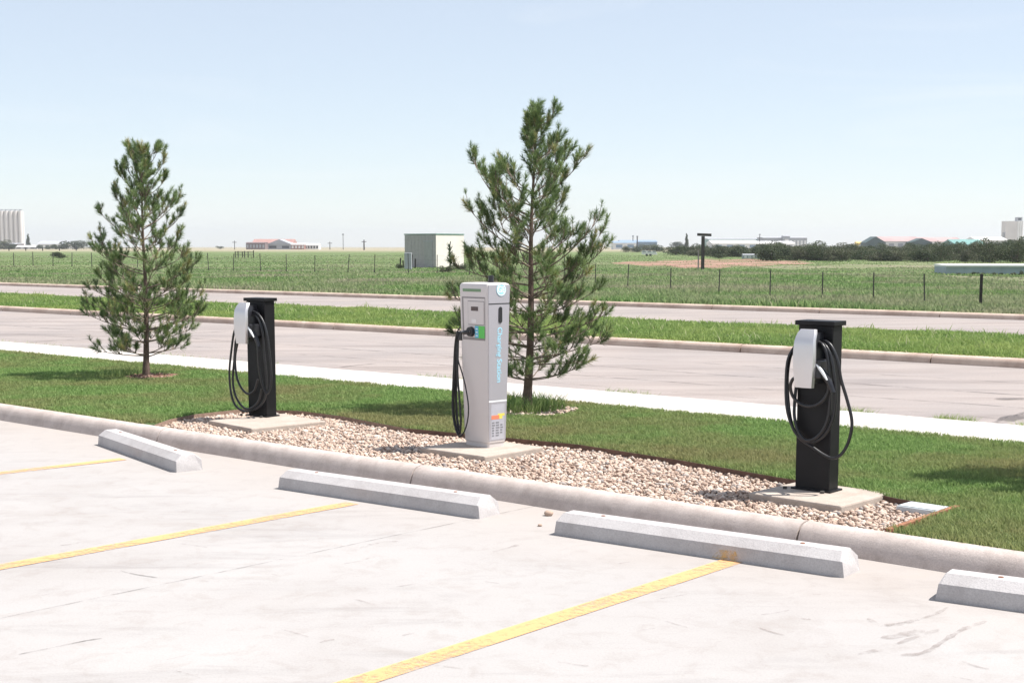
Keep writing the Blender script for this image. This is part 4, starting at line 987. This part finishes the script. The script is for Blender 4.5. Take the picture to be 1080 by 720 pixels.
def wbox(name, o_, d_, n_, a0, a1, z0, z1, mat, th=.04):
    mb = MB(); c0 = o_+d_*a0; c1 = o_+d_*a1
    mb.loft([[c0-n_*.02+Vector((0, 0, z0)), c1-n_*.02+Vector((0, 0, z0)), c1+n_*th+Vector((0, 0, z0)), c0+n_*th+Vector((0, 0, z0))],
             [c0-n_*.02+Vector((0, 0, z1)), c1-n_*.02+Vector((0, 0, z1)), c1+n_*th+Vector((0, 0, z1)), c0+n_*th+Vector((0, 0, z1))]])
    return mb.build(name, mat, sh)
wbox('shade_skin', q0, vL, nL, .03, LL-.03, 0.02, hS-.1, M['shed_shade'], .012)  # thin grey skin added to darken the shaded wall
d_ = wbox('door', q0, vL, nL, .35, 1.15, 0, 1.95, M['shed_door'])
wbox('door_frame', q0, vL, nL, .28, 1.22, 1.95, 2.02, M['bgrey'], .05)
for k_ in range(1, 9): wbox('seam', q0, vL, nL, LL*k_/9-.01, LL*k_/9+.01, 0, hS-.1, M['shed_shade'], .022)
# meter box and stakes left of the shed
for (x, w_, h_, nm, lb) in ((430.5, .5, 1.15, 'meter_box', 'grey metal box standing at the left corner of the shed'),):
    q = g(x, 284, .12); mb = MB(); mb.box(-w_/2, w_/2, -.2, .2, 0, h_, .02); tag(mb.build(nm, M['bgrey'], None, q), lb, 'utility box')
for i, (x, y, h_) in enumerate(((422, 282.5, .75), (425.5, 282.2, .55), (434, 283, 1.0), (438, 283, .7))):
    q = g(x, y, .12); mb = MB(); mb.box(-.05, .05, -.05, .05, 0, h_, .01, Matrix.Rotation(R(random.uniform(-4, 4)), 4, 'Y'))
    tag(mb.build('stake', M['wood'], None, q), 'short dark wooden stake by the shed corner, %s from the left' % ORD[i], 'stake', 'stakes by the shed')
# dead sapling in front of the pale wall
q = g(474.5, 283.5, .12)
mb = MB(); mb.tube([(0, 0, 0), (.03, 0, .6), (-.05, 0, 1.2), (.06, 0, 1.95)], lambda f: .07-.04*f, 7, 4)
for zz_, dx, dz in ((1.0, .22, .3), (1.2, -.18, .35), (1.35, .2, .25), (1.5, -.12, .25), (.8, -.15, .2)): mb.tube([(0, 0, zz_), (dx*.6, .02, zz_+dz*.6), (dx, .03, zz_+dz)], lambda f: .04-.025*f, 5, 3)
tag(mb.build('dead_sapling', M['wood'], None, q), 'bare crooked sapling standing before the pale shed wall', 'sapling')

# ------------------------------------------------------------------ shrubs and scrub trees
def shrub_meshes(seed, conical=False):
    rs = np.random.default_rng(seed); V, Fc, Rn, off = [], [], [], 0
    nl = rs.integers(5, 9); n = 2600
    lob = [(rs.normal(0, .28), rs.normal(0, .22), rs.uniform(.22, .74), rs.uniform(.2, .36)) for _ in range(nl)]
    if conical: lob = [(rs.normal(0, .03), rs.normal(0, .03), z, .32*(1-z)+.04) for z in np.linspace(.12, .95, 9)]
    P, T = [], []
    for _ in range(n):
        lx, ly, lz, lr = lob[rs.integers(len(lob))]; d = rs.normal(size=3); d /= np.linalg.norm(d); q = np.array([lx, ly, lz])+d*lr*rs.uniform(.55, 1.08)*np.array([1, 1, .85])
        if q[2] < .03: q[2] = rs.uniform(.0, .3)
        if not conical and rs.random() < .16: q = np.array([rs.normal(0, .3), rs.normal(0, .3), rs.uniform(0, .35)])
        P.append(q); T.append(rs.random())
    P = np.array(P); a = rs.normal(size=(n, 3)); a /= np.linalg.norm(a, axis=1)[:, None]; b = np.cross(a, rs.normal(size=(n, 3))); b /= np.linalg.norm(b, axis=1)[:, None]
    sz = rs.uniform(.014, .042, (n, 1))
    V = np.stack([P-a*sz, P+b*sz*.8, P+a*sz, P-b*sz*.8], 1).reshape(-1, 3); i = np.arange(n)*4; Fc = np.stack([i, i+1, i+2, i+3], 1)
    cm = mesh_np('crown', V, Fc, np.clip(np.array(T)*.45+np.repeat(rs.random(1), n)*.55, 0, 1)); cm.materials.append(M['shrub'])
    mb = MB(); mb.tube([(0, 0, 0), (.01, .01, .3), (0, 0, .6)], lambda f: .04-.025*f, 6, 3)
    for l in lob[:5]: mb.tube([(0, 0, .15), (l[0]*.5, l[1]*.5, l[2]*.55), (l[0], l[1], l[2])], lambda f: .022-.014*f, 5, 3)
    tm = bpy.data.meshes.new('trunk'); mb.bm.to_mesh(tm); mb.bm.free(); tm.materials.append(M['bark'])
    return cm, tm
SH = [shrub_meshes(100+i) for i in range(7)]; CON = shrub_meshes(300, True)
def shrub(pos, w_, h_, label, cat='scrub tree', group='dark scrub trees along the far side of the field', kind=None, name='scrub_tree'):
    cm, tm = CON if kind == 'con' else random.choice(SH)
    r = empty(name, pos, random.uniform(0, 6.28), label, cat, group); r.scale = (w_, w_, h_)
    link('crown', cm, None, r); link('trunk', tm, None, r)
    return r
MARKS = [(0, 'the long grey factory'), (852, 'open sky left of the yellow shed'), (900, 'the yellow shed'), (924, 'the faded red roof'), (958, 'the smaller dark green gable'), (988, 'the rusty pink roof'), (1014, 'the green roof'), (1044, 'the right grain elevator')]
CNT = {}
def LB(x, row):
    mk = [m for x0, m in MARKS if x >= x0][-1]; k_ = (row, mk); CNT[k_] = CNT.get(k_, 0)+1
    return '%s row scrub tree below %s, %s from left' % (row, mk, ORD[CNT[k_]-1])
# the thicket: nearer on the right, thinner to the left
x = 808.0
while x < 1083:
    y = 274.2+max(0, (x-850)/230)*2.2+random.uniform(-1.6, 1.0); q = g(x, y, .12); s_ = F/q.y
    top = np.interp(x, [800, 860, 900, 940, 1000, 1020, 1040, 1060, 1085, 1110], [256, 257, 258.5, 258, 257, 256, 252.5, 253, 250, 250])+random.uniform(-2.0, 4.5)
    hh = (y-top)/s_; shrub(q, random.uniform(15, 26)/s_, hh, LB(x, 'front'))
    x += random.uniform(5, 9)
x = 812.0
while x < 1083:
    y = 269.5+random.uniform(-1.5, 1.0); q = g(x, y, .12); s_ = F/q.y
    top = np.interp(x, [800, 860, 900, 940, 1000, 1040, 1085, 1110], [254.5, 255, 256.5, 256, 255.5, 252, 250, 250])+random.uniform(-2.2, 2.6)
    shrub(q, random.uniform(16, 26)/s_, (y-top)/s_, LB(x, 'back')); x += random.uniform(6, 11)
for i_, (x, y, w_, top) in enumerate(sorted([(713, 269, 20, 257), (722, 268.5, 16, 258), (729, 269.5, 14, 256), (752, 270.5, 18, 259), (760, 271, 16, 257), (770, 271, 18, 258), (781, 271, 18, 257.5), (792, 270.5, 20, 256.5), (800, 271, 16, 258), (746, 270, 14, 257),
                      (735, 270, 15, 258), (758, 272.5, 11, 266), (803, 268, 18, 254.5), (765, 268, 22, 257), (784, 268, 22, 256.5), (740, 268, 20, 258)])):
    q = g(x, y, .12); s_ = F/q.y; shrub(q, w_*1.15/s_, (y-top)/s_, 'round dark scrub tree in the clump round the crossbar post, %s from the left' % ORD[i_], group='scrub trees by the red dirt patch')
for i_, (x, y, w_, top) in enumerate(sorted([(660.5, 266, 9, 258.5), (673, 266, 12, 259), (683, 264.5, 14, 257), (693, 265.5, 12, 258), (688, 263.8, 16, 257.5)])):
    q = g(x, y, .12); s_ = F/q.y; shrub(q, w_*1.1/s_, (y-top)/s_, 'low dark bush before the blue hangar, %s from the left' % ORD[i_], 'bush', 'bushes by the blue hangar')
for (x, y, w_, top, kd, lb) in ((724, 264, 7, 246.5, 'con', 'thin spiky tree rising above the scrub left of the crossbar post'), (717.5, 262.5, 12, 252.5, None, 'round-headed tree above the scrub left of the thin spiky tree')):
    q = g(x, y, .12); s_ = F/q.y; shrub(q, w_/s_*1.3, (y-top)/s_, lb, 'tree', None, kd, 'conifer' if kd else 'round_tree')
# single trees and bushes on the left horizon
for (x, y, w_, top, kd, lb, nm, ct) in ((30, 262.6, 7.5, 247, 'con', 'pointed dark tree at the foot of the left grain elevator', 'conifer', 'tree'), (59, 263, 6, 256, None, 'small dark tree left of the big round one on the left horizon', 'horizon_tree', 'tree'),
        (67, 263, 6, 256.5, None, 'small green tree between the dark tree and the big round one, left horizon', 'horizon_tree', 'tree'), (79, 263, 17, 251, None, 'big round dark tree on the left horizon', 'horizon_tree', 'tree'), (42, 262.7, 6, 257, None, 'tiny grey-green tree beside the pale house, left horizon', 'horizon_tree', 'tree'),
        (63, 272.3, 11, 263.5, None, 'rounded green bush alone in the left field', 'field_bush', 'bush'), (52, 263, 5, 259, None, 'tiny low tree right of the pale house on the left horizon', 'horizon_tree', 'tree'),
        (450, 262.5, 6, 258, None, 'small tree behind the shed', 'horizon_tree', 'tree'), (4, 263, 13, 252, None, 'dark tree at the left edge before the grain elevator', 'horizon_tree', 'tree'), (12, 263, 8, 255, None, 'dark tree second from the left edge before the grain elevator', 'horizon_tree', 'tree'), (232, 262.5, 5, 259, None, 'tiny tree between the left pine and the red-roofed barn', 'horizon_tree', 'tree')):
    q = g(x, y, .12); s_ = F/q.y; shrub(q, w_*1.25/s_, (y-top)/s_, lb, ct, None, kd, nm)
# weed clumps by the shed
for (x, y, w_, top, lb) in ((471, 287.5, 12, 279, 'low green weed clump before the pale shed wall, the nearer and larger'), (486, 284.5, 10, 277, 'low green weed clump at the right corner of the shed'), (423, 283, 7, 277.5, 'small green weed clump left of the shed among the stakes')):
    q = g(x, y, .12); s_ = F/q.y; shrub(q, w_*1.2/s_, (y-top)/s_, lb, 'bush', 'weed clumps by the shed', None, 'weed_clump')

# ------------------------------------------------------------------ far buildings
def gable(name, x0, x1, y_eave, y_top, y_base, D, wall, roof, label, ridge='x', depth=None, windows=0, wmat='glass', chim=False, ang=0, cat='building'):
    a = at(x0, y_base, D); b = at(x1, y_base, D); W_ = b.x-a.x; s_ = F/D; he = (y_base-y_eave)/s_; ht = (y_base-y_top)/s_
    he = max(he, .5); zb = .1
    base_ = Vector(((a.x+b.x)/2, D, zb)); add = max(0, a.z-zb); he += add; ht += add
    r = empty(name, base_, R(ang), label, cat); dp = depth or W_*.5
    mb = MB(); mb.box(-W_/2, W_/2, 0, dp, 0, he); mb.build('walls', wall, r)
    ov = .02*W_
    if ht > he+.05:
        mb = MB()
        if ridge == 'x':
            e = [(-W_/2-ov, -ov), (-W_/2-ov, dp+ov)]
            mb.loft([[(sx*(W_/2+ov), -ov, he), (sx*(W_/2+ov), dp/2, ht), (sx*(W_/2+ov), dp+ov, he), (sx*(W_/2+ov), dp/2, he-.02)] for sx in (-1, 1)])
        else:
            mb.loft([[(-W_/2-ov, yy, he), (0, yy, ht), (W_/2+ov, yy, he), (0, yy, he-.02)] for yy in (-ov, dp+ov)])
        mb.build('roof', roof, r)
        if ridge == 'y':
            mb = MB(); mb.loft([[(-W_/2, yy, he), (W_/2, yy, he), (0, yy, ht-.25)] for yy in (-ov-.1, -ov-.05)]); mb.build('gable_wall', wall, r)
    else:
        mb = MB(); mb.box(-W_/2-ov, W_/2+ov, -ov, dp+ov, he, he+.25); mb.build('roof', roof, r)
    for i in range(windows):
        xx = -W_/2+W_*(i+.5)/windows; ww = W_/windows*.28
        mb = MB(); mb.box(xx-ww, xx+ww, -.06, .05, he*.25, he*.75); mb.build('window', M[wmat], r)
    return r
# left grain elevator
D = 1150; s_ = F/D
el = empty('grain_elevator', Vector((at(0, 262, D).x, D, .1)), 0, 'white grain elevator of tall round silos at the left edge of the photo', 'grain elevator')
hgt = (262-223)/s_
for i in range(8):
    cx = (25.2-1.0-i*4.9-0)/s_; cxl = at(25-2.2-i*4.9, 262, D).x-el.location.x
    mb = MB(); mb.cyl((cxl, 0, 0), (cxl, 0, hgt), 2.35/s_, n=20); sl = mb.build('silo', M['silo'], el, smooth=True)
    mb = MB(); mb.cyl((cxl, 0, hgt), (cxl, 0, hgt+.8), .9/s_, n=10); mb.build('roof_vent', M['bgrey'], sl)
mb = MB(); a_ = at(-12, 262, D).x-el.location.x; b_ = at(25.5, 262, D).x-el.location.x; mb.box(a_, b_, .5, 2.5, 0, hgt-.6); mb.build('back_wall', M['silo'], el)
mb = MB(); mb.box(a_, b_, -.4, .4, hgt+.85, hgt+1.25); mb.build('conveyor', M['bgrey'], el)
gable('low_building', -30, 17, 257.5, 256.5, 262.7, 900, M['bbrick'], M['bgrey'], 'long low dark building at the foot of the left grain elevator', depth=15, windows=8)
gable('white_barn', 16, 38, 260.6, 258.8, 262.8, 860, M['bwhite'], M['bwhite'], 'low white barn right of the left grain elevator', depth=12, windows=3)
gable('pale_house', 40, 73, 258, 254.5, 262.8, 1050, M['bwhite'], M['bgrey'], 'pale low house behind the small trees on the left horizon', depth=15, windows=5)
gable('dark_barn', 259.5, 279.5, 256.2, 255.4, 262.6, 760, M['bbrick'], M['bbrick'], 'dark flat-roofed barn left of the red-roofed one', depth=10, windows=6, wmat='bgrey')
gable('red_roof_barn', 266, 308, 257.2, 252.2, 262.4, 790, M['bwhite'], M['bred'], 'grey barn with a red roof on the left horizon', ridge='x', depth=18, windows=4, wmat='bgrey')
gable('grey_barn', 281, 308, 258, 252.5, 262.6, 770, M['bgrey'], M['bgrey'], 'grey gabled barn in front of the red roof', ridge='y', depth=16, windows=2)
gable('red_shop', 307, 321, 258, 256.6, 262.6, 750, M['bred'], M['bwhite'], 'small red building with a pale roof right of the grey barn', depth=9, windows=4, wmat='bwhite')
gable('white_shop', 321, 336, 258.2, 256.8, 262.6, 755, M['bwhite'], M['bwhite'], 'small white building right of the red one', depth=9, windows=5)
for (x, yb, yt, wd, D_, lb, nm) in ((384, 262.5, 253, .26, 640, 'thick dark pole alone on the horizon left of the shed', 'utility_pole'), (348, 262.5, 255, .16, 700, 'slim pole right of the white shop', 'utility_pole'), (247.5, 262.5, 254, .14, 700, 'slim pole left of the dark barn', 'utility_pole'),
        (362, 262.5, 247, .12, 700, 'tall thin mast left of the thick dark pole', 'mast'), (667.5, 262, 248.5, .2, 800, 'thin mast above the blue hangar', 'mast'), (672, 262, 249, .3, 810, 'second mast above the blue hangar, nearer its dark part', 'mast'), (801, 262, 247, .16, 800, 'thin mast among the far white buildings', 'mast')):
    b_ = at(x, yb, D_); h_ = (yb-yt)*D_/F; mb = MB(); mb.cyl((0, 0, 0), (0, 0, h_+.5), wd*1.3, wd, 8)
    o = empty(nm, Vector((b_.x, D_, .1)), 0, lb, 'pole'); mb.build('pole', M['wood'], o)
    if nm == 'utility_pole':
        mb = MB(); mb.box(-1.1, 1.1, -.12, .12, h_-.5, h_-.25); mb.build('crossarm', M['wood'], o)
    else:
        mb = MB(); mb.box(-.5, .5, -.15, .15, h_-.2, h_+.5); mb.build('antenna', M['bgrey'], o)
# paddock panels in the left field
q = g(258, 271.8, .12); pg_ = empty('paddock_gate', q, R(12), 'dark rail gate standing in the field before the dark barn', 'gate'); s_ = F/q.y
for dx in (-1.3, -.9, -.3, 0.0, .5, 1.25): mb = MB(); mb.box(dx-.06, dx+.06, -.05, .05, 0, .95+.15*math.sin(dx*7)); mb.build('post', M['wood'], pg_)
for zz_ in (.35, .6, .82): mb = MB(); mb.box(-1.3, 1.25, -.03, .03, zz_, zz_+.05); mb.build('rail', M['wood'], pg_)
q = g(45, 264.5, .12); pf = empty('rail_fence', q, R(2), 'dark rail fence along the dry field before the grain elevator', 'fence')
for k_ in range(16):
    dx = (k_-7)*6.2; mb = MB(); mb.box(dx-.16, dx+.16, -.12, .12, 0, 1.3); mb.build('post', M['wood'], pf)
mb = MB(); mb.box(-43, 50, -.05, .05, 1.0, 1.12); mb.build('rail', M['wood'], pf)

# right side
gable('blue_hangar', 655, 693, 255.2, 253.2, 262.8, 820, M['bblue'], M['bblue'], 'wide blue hangar behind the bushes right of the tall pine', depth=25, windows=0)
gable('light_hangar', 647, 671, 256.3, 254.3, 263, 790, M['bwhite'], M['bblue'], 'pale blue-roofed hangar attached left of the blue one', depth=18, windows=2, wmat='bblue')
q = g(685, 270, .12); s_ = F/q.y
tr_ = empty('camper_trailer', q, R(-6), 'small white camper trailer parked in the field by the red dirt', 'trailer')
L_ = 16.5/s_; h_ = 5.2/s_
mb = MB(); mb.loft([[(-L_/2, yy, .28), (L_/2, yy, .22), (L_/2-.05, yy, h_*.45), (L_*.38, yy, h_*.92), (-L_*.46, yy, h_+.1), (-L_/2, yy, h_*.8)] for yy in (-.8, .8)]); mb.build('body', M['bwhite'], tr_)
for xx, w_ in ((-.9, .28), (0, .3), (.8, .25)): mb = MB(); mb.box(xx-w_, xx+w_, -.82, -.79, .62, .88); mb.build('window', M['bgrey'], tr_)
for xx in (-.45, .15):
    for yy in (-.8, .68): mb = MB(); mb.cyl((xx, yy, .2), (xx, yy+.12, .2), .2, n=14); mb.build('wheel', M['plastic'], tr_)
gable('white_dome_hall', 752, 800, 257, 253.4, 262.8, 900, M['bwhite'], M['bwhite'], 'wide white low-roofed hall above the scrub clump', depth=30, windows=4, wmat='bblue')
gable('white_hall', 798, 838, 257.2, 254.6, 262.8, 920, M['bwhite'], M['bwhite'], 'white hall right of the wider one', depth=25, windows=4, wmat='bgrey')
gable('grey_plant', 806, 851, 251.4, 250.4, 262.8, 1000, M['bgrey'], M['bgrey'], 'long grey factory building above the white halls', depth=30, windows=12, wmat='bwhite')
gable('factory_tower', 826, 833, 249.6, 248.8, 262.8, 995, M['bgrey'], M['bgrey'], 'small grey block on top of the long factory', depth=8, windows=1, wmat='bwhite')
gable('green_hall', 748, 806, 252.8, 251.8, 262.8, 1040, M['bgreen'], M['bgrey'], 'faint greenish hall far behind the white ones', depth=30, windows=6, wmat='bgrey')
q = g(812.5, 273.2, .12); gable('cottage', 807.5, 818, 269.3, 267.2, 273.3, q.y-2, M['bwhite'], M['bwhite'], 'small pale cottage in front of the thicket', depth=1.2, windows=2)
gable('mobile_home', 784, 806, 269, 267.8, 272.8, g(0, 272.8, .12).y-2, M['bgrey'], M['bgrey'], 'low grey mobile home left of the pale cottage', depth=1.3, windows=5, wmat='bwhite')
for x, y, lb in ((855, 272.6, 'small white marker before the thicket, the left one'), (863.5, 274.4, 'small white marker before the thicket, the right one')):
    q = g(x, y, .12); mb = MB(); mb.box(-.14, .14, -.05, .05, 0, .35, .02); mb.box(-.05, .05, -.03, .03, -.02, .02); tag(mb.build('marker', M['bwhite'], None, q), lb, 'marker')
gable('yellow_shed', 903.5, 913, 256.2, 254.8, 262.6, 700, M['byellow'], M['byellow'], 'small yellow shed rising behind the thicket', depth=5, windows=1, wmat='bwhite')
gable('gabled_warehouse', 913, 934, 256, 249.6, 262.6, 640, M['bdgreen'], M['bdgreen'], 'dark green gabled warehouse end behind the thicket', ridge='y', depth=10, windows=0)
gable('warehouse', 926, 973, 254.6, 249.6, 262.6, 652, M['bwhite'], M['bpink'], 'long warehouse with a faded red roof, right of the dark green gable', depth=26, windows=5, wmat='bgrey')
gable('small_gabled_warehouse', 961, 983, 255.8, 251.4, 262.6, 642, M['bdgreen'], M['bdgreen'], 'smaller dark green gabled warehouse end, right one of the two', ridge='y', depth=9, windows=0)
gable('rusty_warehouse', 974, 1016, 254.9, 250.2, 262.6, 660, M['bwhite'], M['bpink'], 'long warehouse with a rusty pink roof, right of the faded red one', depth=24, windows=5, wmat='bgrey')
gable('green_roof_hall', 1008, 1040, 257.8, 252.4, 262.6, 620, M['bgreen'], M['bgreen'], 'hall with a bright green roof left of the right grain elevator', depth=22, windows=0)
gable('far_white_hall', 1030, 1062, 253.2, 249.8, 262.6, 760, M['bwhite'], M['bwhite'], 'white roofed hall behind the green roof', depth=20, windows=4, wmat='bgrey')
# right elevator
D = 900; s_ = F/D
b_ = at(1068.5, 262, D); er = empty('elevator_tower', Vector((b_.x, D, .1)), 0, 'tall pale concrete grain elevator with a rooftop headhouse, right edge', 'grain elevator')
mb = MB(); mb.box(-8.5/s_, 3.4/s_, 0, 8, 0, 29/s_); mb.build('main_block', M['silo'], er)
mb = MB()
for k_ in range(3): mb.cyl(((4.9+k_*2.2-.4)/s_, .5, 0), ((4.9+k_*2.2-.4)/s_, .5, (29)/s_), 1.35/s_, n=14)
mb.build('silo_row', M['bwhite'], er, smooth=True)
mb = MB(); mb.box(3.0/s_, 8.8/s_, .5, 4, 29.01/s_, 33/s_); hh = mb.build('headhouse', M['bgrey'], er)
mb = MB(); mb.box(4.5/s_, 7.4/s_, .45, .6, 30/s_, 32/s_); mb.build('window', M['glass'], hh)
mb = MB(); mb.box(-10.2/s_, -8.55/s_, 1, 3, 0, 17/s_); mb.build('side_leg', M['bgrey'], er)
# low blue-grey shelter
q0_ = g(997.5, 289.6, .12); D = q0_.y; s_ = F/D
r = empty('livestock_shelter', q0_, R(-2), 'long low blue-grey metal building with a white roof edge in the right field', 'low building')
mb = MB(); mb.box(0, 9.5, 0, 2.4, 0, 8.3/s_); mb.build('wall', M['trough'], r)
mb = MB(); mb.loft([[(xx, -.15, 8.32/s_), (xx, 2.55, 8.32/s_), (xx, 2.55, 10.6/s_), (xx, -.15, 9.9/s_)] for xx in (0.0, 9.5)]); mb.build('roof', M['bwhite'], r)
for k_ in range(1, 9): mb = MB(); mb.box(k_*1.05-.02, k_*1.05+.02, -.02, .01, 0, 8.2/s_); mb.build('rib', M['trough'], r)
random.seed(4)
for i_, x in enumerate((1010, 1017, 1028, 1037, 1048, 1056, 1069, 1077)):
    q = g(x, 290.6, .12); shrub(q, random.uniform(3.5, 6)/s_, random.uniform(3, 5.5)/s_, 'dark weed tuft against the low blue-grey building, %s from the left' % ORD[i_], 'weed', 'weeds along the low building', None, 'weed_clump')
